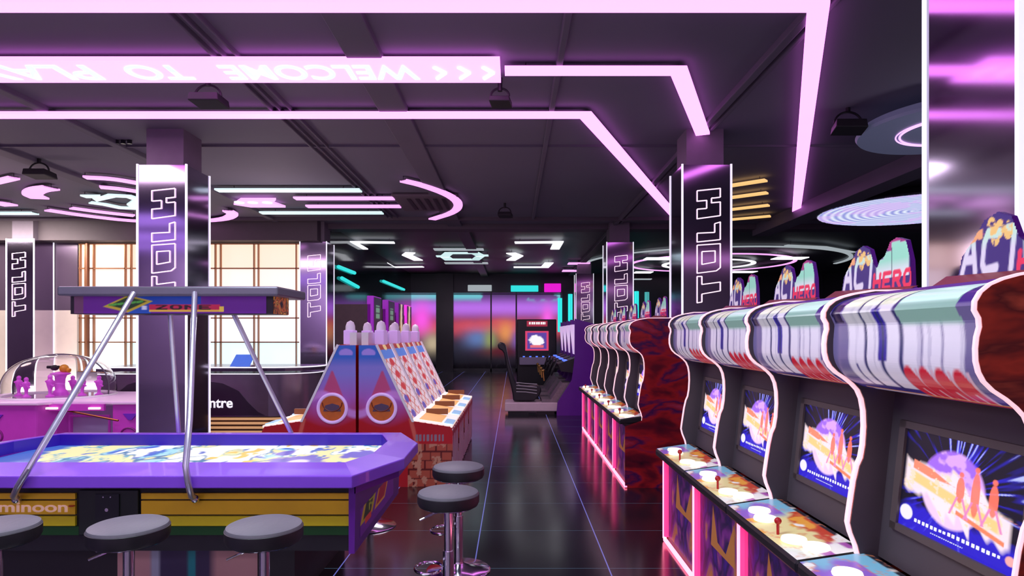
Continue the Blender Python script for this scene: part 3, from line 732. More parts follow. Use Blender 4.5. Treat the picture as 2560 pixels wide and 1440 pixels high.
SIDEM = swirl_mat('red_side_art_near', [(.30, (.06, .01, .008)), (.42, (.34, .03, .015)), (.50, (.10, .012, .01)), (.58, (.40, .06, .03)), (.66, (.03, .015, .02)), (.75, (.45, .05, .04))], 2.2, .25, .3, .10, (1, 1, 3))
def make_cabinet(loc, label, grp):
    Yc = loc[1]; X0 = 0
    root = thing('arcade_cabinet', loc, label, 'arcade machine', grp)
    def T(x, y, z): return (x, Yc + y, z)
    for s in (1, -1):
        y0 = s * .40; y1 = s * .382
        MB().prism(SIDE, 'y', Yc + min(y0, y1), Yc + max(y0, y1)).build('side_panel', REDSIDE, root)
        MB().prism(PR + [(1.9, 1.70), (1.9, .70)], 'y', Yc + s * .3805, Yc + s * .3818).build('side_lining', BEZEL, root)
        tp = [T(p[0] - .004, s * .3925, p[1]) for p in PR] + [T(1.90, s * .3925, 1.716)]
        MB().tube(tp, .0068, 8).build('edge_trim', TRIM, root, smooth=True)
    MB().box(1.16, 1.93, Yc - .381, Yc + .381, .0, .66).build('lower_cabinet', SATIN, root)
    MB().box(1.60, 1.93, Yc - .381, Yc + .381, .66, 1.695).build('rear_cabinet', SATIN, root)
    MB().box(1.30, 1.93, Yc - .381, Yc + .381, 1.66, 1.70).build('roof_panel', PURPD, root)
    # front art panel, leds
    MB().box(1.150, 1.162, Yc - .34, Yc + .34, .06, .60).build('front_artwork', BODYART, root)
    MB().add([T(1.149, .10, .33), T(1.149, -.30, .33), T(1.149, -.30, .57), T(1.149, -.16, .36), T(1.149, -.02, .38), T(1.149, .06, .57)], [(0, 1, 2, 3, 4, 5)]).build('orange_graphic', mat('orange_print', (.50, .20, .05), .4, emis=(.6, .22, .05), es=.12), root)
    MB().box(1.125, 1.150, Yc + .380, Yc + .400, .02, .61).build('front_light_strip', REDLED, root)
    MB().box(1.125, 1.150, Yc - .400, Yc + .380, .005, .022).build('kick_light_strip', REDLED, root)
    MB().bar(T(1.142, .335, .05), T(1.142, .335, .60), .022, 8).build('led_spill_bar', LEDSPILL, root)  # added glowing bar stands in for the led spill on the front
    # control panel
    pan = [T(1.07, -.398, .640), T(1.34, -.398, .66), T(1.34, .398, .66), T(1.07, .398, .640), T(1.07, -.398, .690), T(1.34, -.398, .730), T(1.34, .398, .730), T(1.07, .398, .690)]
    cpn = MB().hexa(pan).build('control_panel', BLACK, root, bevel=.012)
    paint('panel_artwork', quad(T(1.078, .390, .6935), (0, -.78, 0), (.255, 0, .0375)), 90, 34, panel_art, PAN_A, cpn)
    def pz(x): return .6925 + (x - 1.078) / .255 * .0375
    for (x, y) in ((1.17, .22), (1.15, .10), (1.15, -.20), (1.19, -.31)):
        z = pz(x); MB().lathe(*T(x, y, 0)[:2], [(.050, z), (.052, z + .006), (.048, z + .016), (.038, z + .019), (.0, z + .020)], 28).build('push_button', BTN, cpn, smooth=True)
    for (x, y) in ((1.125, -.10),):
        z = pz(x); MB().bar(T(x, y, z), T(x, y, z + .05), .006, 8).ball(T(x, y, z + .058), .015).build('joystick', REDP, cpn, smooth=True)
    # bezel and screen
    def bx(z): return 1.385 + .106 * (z - .88)
    MB().add([T(bx(.72), -.381, .72), T(bx(.72), .381, .72), T(bx(1.40), .381, 1.40), T(bx(1.40), -.381, 1.40),
              T(bx(.72) + .03, -.381, .72), T(bx(.72) + .03, .381, .72), T(bx(1.40) + .03, .381, 1.40), T(bx(1.40) + .03, -.381, 1.40)],
             [(0, 1, 2, 3), (7, 6, 5, 4), (0, 4, 5, 1), (3, 2, 6, 7), (0, 3, 7, 4), (1, 5, 6, 2)]).build('screen_bezel', BEZEL, root)
    fz = MB()
    for (ya, yb, za, zb) in ((-.31, .31, 1.215, 1.24), (-.31, .31, .85, .875), (.275, .31, .85, 1.24), (-.31, -.275, .85, 1.24)):
        fz.hexa([T(bx(za) - .014, ya, za), T(bx(za) + .01, ya, za), T(bx(za) + .01, yb, za), T(bx(za) - .014, yb, za), T(bx(zb) - .014, ya, zb), T(bx(zb) + .01, ya, zb), T(bx(zb) + .01, yb, zb), T(bx(zb) - .014, yb, zb)])
    fz.build('screen_frame', mat('screen_frame', (.10, .075, .075), .5), root)
    paint('screen', quad(T(bx(.875) - .004, .275, .875), (0, -.55, 0), (.036, 0, .34)), 170, 120, screen_art, SCR_A, root)
    paint('marquee', lambda u, v: T(mqpos(v)[0], .380 - .76 * u, mqpos(v)[1]), 130, 80, marquee_art, MQ_A, root)
    tp = [(.28 - .60 * a, 1.715 + .232 * c) for a, c in TPTS]
    tb = MB().prism([(Yc + a, c) for a, c in tp], 'x', 1.572, 1.59).build('sign_topper', PURPD, root)
    paint('sign_artwork', quad(T(1.5705, .28, 1.715), (0, -.60, 0), (0, 0, .232)), 120, 60, topper_art, TOP_A, tb, topper_shape)
    MB().add([T(1.50, .30, 1.712), T(1.57, .30, 1.76), T(1.57, -.34, 1.74), T(1.50, -.34, 1.712)], [(0, 1, 2, 3)]).build('sign_base', mat('topper_base', (.28, .05, .05), .4), tb)
    return root
near_lab = ['arcade cabinet farthest back in the near row, its sign half over the pillar', 'second cabinet from the far end of the near arcade row', 'near row arcade cabinet beside the closest one, its whole sign clear of pillars', 'closest and largest arcade cabinet, its big screen at the lower right']
cab = None
for i, yc in enumerate((4.42, 3.62, 2.82, 2.02)):
    if cab is None: cab = make_cabinet((1.5, yc, 0), near_lab[i], 'arcade cabinets in the near row')
    else: last = dup(cab, (1.5, yc, 0), near_lab[i])
far_lab = ['nearest cabinet of the second arcade row, its red and black side panel showing', 'second cabinet back in the farther arcade row', 'middle cabinet of the farther arcade row', 'fourth cabinet back in the farther arcade row', 'last cabinet at the far end of the farther arcade row']
for i in range(5): dup(cab, (1.5, 6.86 + i * .8, 0), far_lab[i], 'arcade cabinets in the farther row')
for c in bpy.data.objects:      # the outward side of the closest cabinet carries warmer printed art
    if c.parent == last and c.name.startswith('side_panel'):
        c.data = c.data.copy(); c.data.materials[0] = SIDEM
# outer base trims on the row ends
for yy, rr in ((6.46, None),):
    pass

# ------------------------------------------------------------------ bar stools
def make_stool(x, y, label, seat=.69):
    root = thing('bar_stool', (x, y, 0), label, 'stool', 'round black bar stools')
    MB().lathe(x, y, [(0, seat - .002), (.150, seat - .002), (.163, seat - .010), (.168, seat - .025)][::-1] if False else [(.160, seat - .062), (.168, seat - .05), (.169, seat - .02), (.163, seat - .006), (.150, seat), (0.0001, seat + .002)], 48).build('seat_cushion', VINYL, root, smooth=True)
    MB().lathe(x, y, [(.150, seat - .082), (.162, seat - .078), (.170, seat - .060), (.1705, seat - .020), (.168, seat - .018)], 48).build('seat_side', VINYLD, root, smooth=True)
    MB().lathe(x, y, [(.03, seat - .12), (.05, seat - .10), (.145, seat - .088), (.152, seat - .08)], 32).build('seat_plate', CHROME, root, smooth=True)
    MB().bar((x, y, .02), (x, y, seat - .10), .024, 20).build('post', CHROME, root, smooth=True)
    MB().bar((x, y, .02), (x, y, .36), .031, 20).build('post_sleeve', CHROME, root, smooth=True)
    MB().lathe(x, y, [(.205, 0), (.21, .006), (.20, .014), (.09, .028), (.035, .05), (.032, .06)], 48).build('base', CHROME, root, smooth=True)
    MB().tube([(x - .03 - .075 + .075 * math.cos(t), y - .02 + .09 * math.sin(t), .27) for t in [PI * (.12 + 1.76 * i / 24) for i in range(25)]], .008, 8).bar((x - .03, y, .27), (x, y, .27), .01).build('foot_rest', CHROME, root, smooth=True)
    MB().path([(x, y, seat - .10), (x - .08, y - .03, seat - .12), (x - .15, y - .05, seat - .15)], .006, 8).build('height_lever', CHROME, root, smooth=True)
    return root
def seatpos(px, py, seat=.69):
    Y = F * (CAMZ - seat) / (py - VY); return ((px - VX) / F * Y, Y)
p = seatpos(322, 1308); st = make_stool(p[0], p[1], 'grey topped bar stool in the middle of the three in front of the striped table')
for px, py, lab in ((661, 1308, 'grey topped bar stool rightmost of the three in front of the striped table'), (-8, 1309, 'bar stool cut off by the left photo edge in front of the striped table'),
                    (1121, 1226, 'dark bar stool at the right end of the table, the nearer of the overlapping pair'), (1146, 1163, 'dark bar stool half hidden behind another at the right end of the table')):
    p = seatpos(px, py); dup(st, (p[0], p[1], 0), lab)
dup(st, (-1.16, 5.18, 0), 'bar stool behind the table of which only the chrome foot shows')

# ------------------------------------------------------------------ air hockey table
TX0, TX1 = -3.66, -.667
root = thing('air_hockey_table', (-2.16, 4.2, 0), 'long purple eight-sided game table with glowing playfield and yellow striped front', 'game table')
outer = [(-3.467, 3.435), (-.866, 3.435), (-.667, 3.92), (-.667, 4.48), (-.866, 4.96), (-3.467, 4.96), (-3.66, 4.48), (-3.66, 3.92)]
inner = [(-3.36, 3.69), (-.97, 3.69), (-.87, 3.97), (-.87, 4.43), (-.97, 4.74), (-3.36, 4.74), (-3.46, 4.43), (-3.46, 3.97)]
def ringmesh(zo_lo, zo, zi, zi_lo):
    m_ = MB(); n = 8
    vs = [(x, y, zo_lo) for x, y in outer] + [(x, y, zo) for x, y in outer] + [(x, y, zi) for x, y in inner] + [(x, y, zi_lo) for x, y in inner]
    fs = []
    for i in range(n):
        j = (i + 1) % n
        fs += [(i, j, j + n, i + n), (i + n, j + n, j + 2 * n, i + 2 * n), (i + 2 * n, j + 2 * n, j + 3 * n, i + 3 * n), (i + 3 * n, j + 3 * n, j, i)]
    return m_.add(vs, fs)
ringmesh(.722, .79, .815, .73).build('rail', PURPLE, root, bevel=.006)
ir = MB(); n = 8
inn2 = [(-2.165 + (x + 2.165) * .996, 4.215 + (y - 4.215) * .99) for x, y in inner]
vs = [(x, y, .72) for x, y in inn2] + [(x, y, .808) for x, y in inn2]
ir.add(vs, [(i, (i + 1) % 8, (i + 1) % 8 + 8, i + 8) for i in range(8)]).build('rail_lining', NAVYIN, root)
def inside(u, v):
    x = -3.46 + 2.59 * u; y = 3.69 + 1.05 * v
    for (a, c) in zip(inner, inner[1:] + inner[:1]):
        if (c[0] - a[0]) * (y - a[1]) - (c[1] - a[1]) * (x - a[0]) < -.004: return False
    return True
def field_art(u, v):
    n = fbm(u * 11, v * 2.6, 12); n2 = fbm(u * 17 + 4, v * 4, 15); n3 = fbm(u * 30, v * 7, 18)
    img = np.zeros(u.shape + (3,)) + np.array((.42, .78, .92))
    img = mixc(img, step(n - .50 + (u - .35) * .35, .05), (.98, .88, .42))
    img = mixc(img, step(.40 - n + (.30 - u) * .3, .05), (.06, .16, .66))
    img = mixc(img, step(n2 - .53 + (u - .50) * .25, .04), (1.0, 1.0, .98))
    img = mixc(img, step(.022 - np.abs(n - .50), .015) * (u < .75), (.06, .22, .42))
    img = mixc(img, step(.016 - np.abs(n2 - .44), .01), (.12, .42, .56))
    img = mixc(img, step(n3 - .68, .03) * (u > .55), (.92, .62, .10)); img = mixc(img, step(.27 - n3, .03), (.16, .22, .62))
    for cx_, cv_, rr in ((.80, .45, .07), (.87, .2, .04), (.93, .65, .04), (.72, .7, .03)):
        img = mixc(img, step(rr - np.hypot((u - cx_), (v - cv_) * .35) + (n3 - .5) * .09, .015), (.20, .16, .62))
    img = mixc(img, step(.025 - np.hypot((u - .80), (v - .42) * .35), .01), (.85, .75, .98))
    img = mixc(img, step(.10 - u + (n2 - .5) * .2, .03), (.05, .14, .55))
    return img * 1.02
paint('playfield', quad((-3.46, 3.69, .728), (2.59, 0, 0), (0, 1.05, 0)), 240, 90, field_art, art_mat('playfield_glow', 1.0), root, inside)
MB().prism(inner, 'z', .70, .726).build('playfield_base', SATIN, root)
MB().box(-3.42, -.90, 3.55, 4.85, .35, .722).build('body', BLACK, root)
# flared end panels
for s in (0, 1):
    X = (lambda x: x) if s == 0 else (lambda x: -4.327 - x)
    MB().hexa([(X(-.90), 3.50, .35), (X(-.868), 3.50, .35), (X(-.868), 4.84, .35), (X(-.90), 4.84, .35), (X(-.90), 3.50, .73), (X(-.862), 3.50, .73), (X(-.862), 4.90, .73), (X(-.90), 4.90, .73)]).build('end_panel', PURPD, root)
MB().prism([(-.868, 3.50), (-.862, 3.50), (-.70, 3.92), (-.70, 4.44), (-.862, 4.86), (-.868, 4.86)], 'z', .68, .726).build('end_flare', PURPD, root)
def zone_art(u, v):
    img = np.zeros(u.shape + (3,)) + np.array((.14, .012, .30))
    img = mixc(img, step(.16 - np.abs(v - .45 - (u - .5) * 1.1), .02) * (u > .5) * (u < .9) * (v > .1) * (v < .95), (.02, .05, .50))
    a = step(.16 - np.abs(u - .24 - (v - .5) * .3), .01) * (v > .22) * (v < .88)
    img = mixc(img, a, (.50, .32, .02)); img = mixc(img, step(.10 - np.abs(u - .24 - (v - .5) * .3), .01) * (v > .27) * (v < .84), (.01, .04, .01))
    img = mixc(img, text_mask(v, 1 - u, 'HOT' if 0 else 'ZON', .32, .80, .62, .78, .0) * a, (.40, .45, .02))
    b2 = step(.16 - np.abs(u - .64 - (v - .5) * .35), .01) * (v > .18) * (v < .92)
    img = mixc(img, b2, (.75, .33, .03)); img = mixc(img, step(.125 - np.abs(u - .64 - (v - .5) * .35), .01) * (v > .24) * (v < .9), (.38, .01, .03))
    img = mixc(img, (np.abs(v - .2) < .05) * (np.abs(u - .2) < .08), (.65, .05, .03))
    return img
paint('end_artwork', quad((-.8655, 3.62, .40), (0, 1.0, 0), (.0015, 0, .30)), 80, 40, zone_art, art_mat('table_art', .10, .35), root)
# front stripes and coin door
def stripes(x0, x1, nm):
    MB().box(x0, x1, 3.535, 3.551, .640, .672).build('front_stripe', YEL, root)
    MB().box(x0, x1, 3.535, 3.551, .555, .630).build('front_stripe', YEL, root)
    MB().box(x0, x1, 3.535, 3.551, .492, .545).build('front_stripe', YEL2, root)
stripes(-3.36, -2.42, 0); stripes(-2.055, -.905, 1)
MB().box(-3.40, -.90, 3.54, 3.551, .44, .488).build('green_band', GREEND, root)
text_obj('table_lettering', 'minoon', mat('salmon_print', (.85, .55, .40), .5, emis=(1,.6,.45), es=.25), (-2.84, 3.533, .568), (1, 0, 0), (0, 0, 1), .38, .055, root, .003, .02)
MB().lathe_at((-2.435, 3.53, .605), [(.016, -.002), (.016, .002)], 16).build('red_dot', REDP, root)
cd = MB().box(-2.40, -2.07, 3.53, 3.551, .44, .69).build('coin_door', mat('coin_door', (.012, .02, .016), .4), root, bevel=.006)
MB().box(-2.30, -2.17, 3.522, 3.531, .50, .67).build('coin_plate', mat('coin_plate', (.03, .035, .04), .3, .5), cd)
MB().bar((-2.235, 3.516, .585), (-2.235, 3.523, .585), .010, 12).build('coin_lock', CHROME, cd)
MB().bar((-2.255, 3.518, .655), (-2.255, 3.523, .655), .004, 8).bar((-2.215, 3.518, .655), (-2.215, 3.523, .655), .004, 8).build('screw', CHROME, cd)
def plinth_reflection(u, v):  # coloured bands paint in the reflections of a mirrored plinth
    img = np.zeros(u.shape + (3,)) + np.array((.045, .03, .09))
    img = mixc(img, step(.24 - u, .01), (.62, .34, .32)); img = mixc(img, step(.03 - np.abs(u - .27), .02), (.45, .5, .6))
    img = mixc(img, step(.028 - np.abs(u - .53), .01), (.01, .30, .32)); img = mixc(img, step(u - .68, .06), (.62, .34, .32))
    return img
MB().box(-3.05, -1.25, 3.66, 4.75, 0, .35).build('plinth', SATIN, root)
paint('plinth_reflection_panel', quad((-2.26, 3.655, .0), (.80, 0, 0), (0, 0, .345)), 80, 4, plinth_reflection, art_mat('plinth_reflection_art', .0, .35), root)
# canopy over the table
cn = MB().box(-2.89, -1.49, 4.05, 4.60, 1.795, 1.855).build('canopy', GREYSL, root, bevel=.012)
MB().box(-2.87, -1.556, 4.15, 4.42, 1.682, 1.80).build('sign_box', BLACK, cn)
def sign_art(u, v):
    img = np.zeros(u.shape + (3,)) + np.array((.12, .012, .26))
    img = mixc(img, (u < .05) * 1.0, (.14, .05, .12))
    img = mixc(img, ((u > .33) & (u < .66) & (v > .45)) * 1.0, (.01, .06, .42)); img = mixc(img, ((u > .28) & (u < .40) & (v < .4)) * 1.0, (.01, .08, .45))
    d = 1 - np.abs((u - .28) / .13) ; yel = step(d * .5 - np.abs(v - .55 - (u - .28) * 1.2), .04)
    img = mixc(img, yel, (.55, .42, .03)); img = mixc(img, step(d * .5 - .12 - np.abs(v - .58 - (u - .28) * 1.2), .04), (.01, .05, .01))
    img = mixc(img, step(.06 - np.abs(v - .6 - (u - .28) * 1.2), .02) * step(.5 + .5 * np.sin(u * 190), .2) * (np.abs(u - .27) < .09), (.08, .40, .05))
    bar_ = ((u > .39) & (u < .76) & (v > .08) & (v < .52)).astype(float)
    img = mixc(img, bar_, (.55, .02, .08)); img = mixc(img, ((u > .39) & (u < .77) & (v > .08) & (v < .20)) * 1.0, (.80, .48, .06))
    img = mixc(img, text_mask(u, v, 'ZONE', .42, .72, .22, .50, .1), (.02, .01, .01)); img = mixc(img, ((u > .755) & (u < .78) & (v > .1) & (v < .4)) * 1.0, (.85, .6, .08))
    img = mixc(img, step(.012 - np.abs(np.abs(u - .365) * 1.0 - .0) , .01) * (v > .2) * (v < .45), (.7, .75, .95))
    return img
paint('sign_artwork', quad((-2.845, 4.147, 1.686), (1.245, 0, 0), (0, 0, .112)), 260, 26, sign_art, art_mat('sign_print', .35, .35), cn)
MB().box(-1.556, -1.548, 4.155, 4.415, 1.684, 1.798).build('sign_end', ORANGEART, cn)
for pts in ([(-2.48, 4.04, 1.835), (-2.95, 3.49, .86), (-2.83, 3.44, .70), (-2.735, 3.50, .648)],
            [(-2.0, 4.04, 1.835), (-1.80, 3.50, .86), (-1.765, 3.44, .72), (-1.735, 3.50, .648)]):
    pass
def pole(pts, nm='support_pole'):
    MB().tube(smooth([tuple(p)[:3] for p in pts], 0) if False else pts, .017, 10).build(nm, STEEL, root, smooth=True)
def pxs(l): return [at(px, py, Y) for px, py, Y in l]
pole(pxs([(335, 732, 4.04), (120, 1092, 3.50), (72, 1172, 3.40), (45, 1215, 3.42), (34, 1240, 3.47), (45, 1250, 3.52)]))
pole(pxs([(487, 732, 4.04), (474, 1050, 3.55), (464, 1165, 3.40), (470, 1205, 3.40), (478, 1240, 3.46), (492, 1249, 3.53)]))
pole(pxs([(425, 780, 4.58), (436, 940, 4.75), (447, 1082, 4.90), (449, 1110, 4.93)]))
pole(pxs([(582, 780, 4.58), (655, 934, 4.75), (728, 1082, 4.90), (740, 1110, 4.93)]))
for px, py in ((40, 1249), (488, 1248)):
    a = at(px, py, 3.50); MB().ball(a, .022, 12, 8).build('pole_foot', CHROME, root, smooth=True)

# ------------------------------------------------------------------ counter
root = thing('service_counter', (-5.2, 10.2, 0), 'long plum coloured service counter with glowing edge lines and Centre lettering', 'counter')
def plan(d=0.0, x0=-6.35):
    pts = [(x0, 9.8 - d), (-3.75, 9.8 - d)]
    for i in range(9):
        t = i / 8 * PI / 2; pts.append((-3.75 + (.62 + d) * math.sin(t), 10.42 - (.62 + d) * math.cos(t)))
    pts += [(-3.13 + d, 10.8), (x0, 10.8)]
    return pts
MB().prism(plan(0), 'z', .29, .95).build('counter_body', COUNT, root, smooth=True)
MB().prism(plan(-.06), 'z', 0, .30).build('plinth', BROWNW, root)
for k in range(4): MB().prism(plan(-.02 - .008 * k), 'z', .235 - .068 * k, .270 - .068 * k).build('gold_slat', GOLD, root)
MB().prism(plan(.05), 'z', .985, 1.05).build('counter_top', mat('counter_top', (.07, .05, .09), .15, .4), root)
lp = plan(.055)[:-1]
MB().tube([(x, y, 1.045) for x, y in lp], .010, 8).build('edge_light', CORNER, root)
MB().tube([(x, y, .945) for x, y in plan(.012)[:-1]], .008, 8).build('edge_light', CORNER, root)
MB().box(-3.128, -3.12, 10.42, 10.78, .32, .93).build('end_glass', BLACK, root)
g_ = [(-7.3, .31)] + [(-5.35 + 1.75 * math.cos(t), .31 + .54 * min(1, 1.15 * math.sin(t))) for t in [PI * (1 - i / 24) for i in range(25)]]
g_ = [(-6.3, .31), (-6.2, .45), (-6.05, .66), (-5.9, .78), (-5.7, .84), (-4.75, .84), (-4.45, .80), (-4.2, .68), (-4.05, .50), (-3.9, .36), (-3.8, .31)]
MB().prism(g_, 'y', 9.792, 9.802).build('dark_graphic', COUNTD, root)
text_obj('counter_lettering', 'Centre', mat('white_lettering', (.9, .9, .95), .5, emis=(.9, .9, 1), es=.8), (-4.90, 9.786, .425), (1, 0, 0), (0, 0, 1), .61, .16, root, .006, .02)
# tablet on the counter
a = at(605, 902, 9.95)
root = thing('tablet', (a[0], 9.95, 1.05), 'small blue screened tablet propped on the counter', 'tablet')
MB().hexa([(a[0] - .17, 9.90, 1.052), (a[0] + .13, 9.90, 1.052), (a[0] + .13, 9.92, 1.052), (a[0] - .17, 9.92, 1.052), (a[0] - .12, 10.02, 1.235), (a[0] + .17, 10.02, 1.235), (a[0] + .17, 10.04, 1.235), (a[0] - .12, 10.04, 1.235)]).build('screen', mat('blue_screen', (.02, .05, .3), .3, emis=(.07, .16, .62), es=.9, noise=.3, nscale=30), root)
MB().box(a[0] - .10, a[0] + .15, 9.93, 10.08, 1.0515, 1.07).build('stand', STEEL, root)

# ------------------------------------------------------------------ dome game (magenta)
root = thing('dome_hockey_game', (-5.8, 8.9, 0), 'magenta dome covered table game at the left edge, small figures under a clear bubble', 'game table')
bl = [(-6.95, 8.35), (-5.95, 8.35)]
MB().prism([(-7.3, 8.5), (-6.95, 8.05), (-6.0, 8.05), (-5.88, 8.25), (-5.88, 9.5), (-7.3, 9.5)], 'z', 0, .66).build('left_cabinet', MAG, root, bevel=.02)
MB().prism([(-5.22, 8.35), (-5.10, 8.15), (-4.72, 8.18), (-4.68, 8.3), (-4.68, 8.9), (-5.22, 9.2)], 'z', 0, .66).build('right_cabinet', MAG, root, bevel=.02)
MB().box(-5.88, -5.22, 8.55, 9.4, .0, .60).build('middle_cabinet', mat('lilac_panel', (.55, .45, .68), .4), root)
MB().prism([(-7.3, 8.45), (-6.95, 8.0), (-5.95, 8.0), (-5.85, 8.15), (-5.2, 8.15), (-5.08, 8.10), (-4.70, 8.12), (-4.65, 8.3), (-4.65, 8.95), (-5.0, 9.5), (-7.0, 9.6), (-7.3, 9.5)], 'z', .66, .70).build('table_top', PINKTOP, root, bevel=.012)
MB().box(-5.90, -5.20, 8.13, 8.17, .58, .66).build('front_apron', MAG, root)
MB().tube([(-5.82, 8.40, .18), (-5.82, 8.40, .48), (-5.30, 8.40, .48), (-5.30, 8.40, .18)], .018, 8).build('goal_frame', MAG, root)
MB().bar((-5.85, 8.2, .60), (-4.95, 8.02, .47), .012, 8).build('control_rod', mat('copper_rod', (.45, .16, .06), .3, .8), root)
MB().box(-5.92, -5.78, 8.10, 8.14, .60, .625).box(-5.38, -5.24, 8.10, 8.14, .60, .625).build('handle_light', mat('warm_lamp', (.9, .8, .7), .5, emis=(1, .86, .75), es=1.2), root)
for cx_ in (-6.50, -4.88):
    yy = 8.035 if cx_ < -6 else 8.145
    MB().prism([(cx_ - .09, .54), (cx_ + .09, .54), (cx_ + .02, .46), (cx_ - .02, .46)], 'y', yy, yy + .03).build('violet_emblem', mat('violet_emblem', (.20, .03, .60), .4), root)
    MB().tube([(cx_ - .02 + .10 * math.cos(t), yy + .01, .27 + .09 * math.sin(t)) for t in [2 * PI * i / 20 for i in range(20)]], .012, 6, True).build('face_emblem', mat('dark_magenta', (.25, .01, .22), .4), root)
dc = (-6.26, 8.85)
prof = [(.66, .70), (.675, .80), (.66, .93), (.60, 1.06), (.48, 1.17), (.32, 1.24), (.15, 1.272), (.0001, 1.28)]
dome = MB().lathe(dc[0], dc[1], smooth(prof, 2), 48).build('dome', GLASS, root, smooth=True)
md = dome.modifiers.new('s', 'SOLIDIFY'); md.thickness = .012; md.offset = -1
MB().tube([(dc[0] + .66 * math.cos(t), dc[1] + .66 * math.sin(t), .71) for t in [2 * PI * i / 40 for i in range(40)]], .018, 8, True).build('dome_rim', WHITEP, root, smooth=True)
sp = smooth([(-.66, .72), (-.672, .85), (-.63, 1.02), (-.5, 1.16), (-.3, 1.25), (0, 1.283), (.3, 1.25), (.5, 1.16), (.63, 1.02), (.672, .85), (.66, .72)], 2)
MB().tube([(dc[0] + x, dc[1], z) for x, z in sp], .011, 8).build('dome_seam', mat('dome_seam', (.10, .09, .11), .3), root, smooth=True)
FM = mat('magenta_figure', (.62, .08, .62), .35, emis=(.8, .1, .8), es=.15)
for i, (dx, dy, hh) in enumerate(((-.50, -.1, .28), (-.26, -.28, .27), (0.0, -.2, .30), (.02, .22, .26), (.30, .0, .28), (.50, .05, .27), (-.12, .10, .26))):
    x, y = dc[0] + dx, dc[1] + dy; z = .70
    MB().lathe(x, y, smooth([(.055, z), (.055, z + .02), (.018, z + .04), (.022, z + .10), (.040, z + hh * .55), (.048, z + hh * .75), (.02, z + hh * .82), (.03, z + hh * .9), (.022, z + hh), (.0001, z + hh + .01)], 1), 14).bar((x - .06, y, z + hh * .72), (x + .07, y - .03, z + hh * .5), .013, 6).build('player_figure', FM, root, smooth=True)
MB().lathe(dc[0], dc[1], smooth([(.10, .70), (.09, .76), (.05, .80), (.06, .98), (.12, 1.0), (.12, 1.02), (.0001, 1.04)], 1), 20).build('centre_post', FM, root, smooth=True)
MB().ball((dc[0] - .08, dc[1], 1.09), .05, sz=.8).bar((dc[0] - .18, dc[1], 1.10), (dc[0] - .02, dc[1], 1.10), .022).build('bird_ornament', SATIN, root, smooth=True)
MB().ball((dc[0] + .05, dc[1], 1.08), .058).bar((dc[0] + .05, dc[1], 1.07), (dc[0] + .13, dc[1], 1.05), .03).build('amber_ornament', mat('amber', (.8, .35, .02), .35), root, smooth=True)

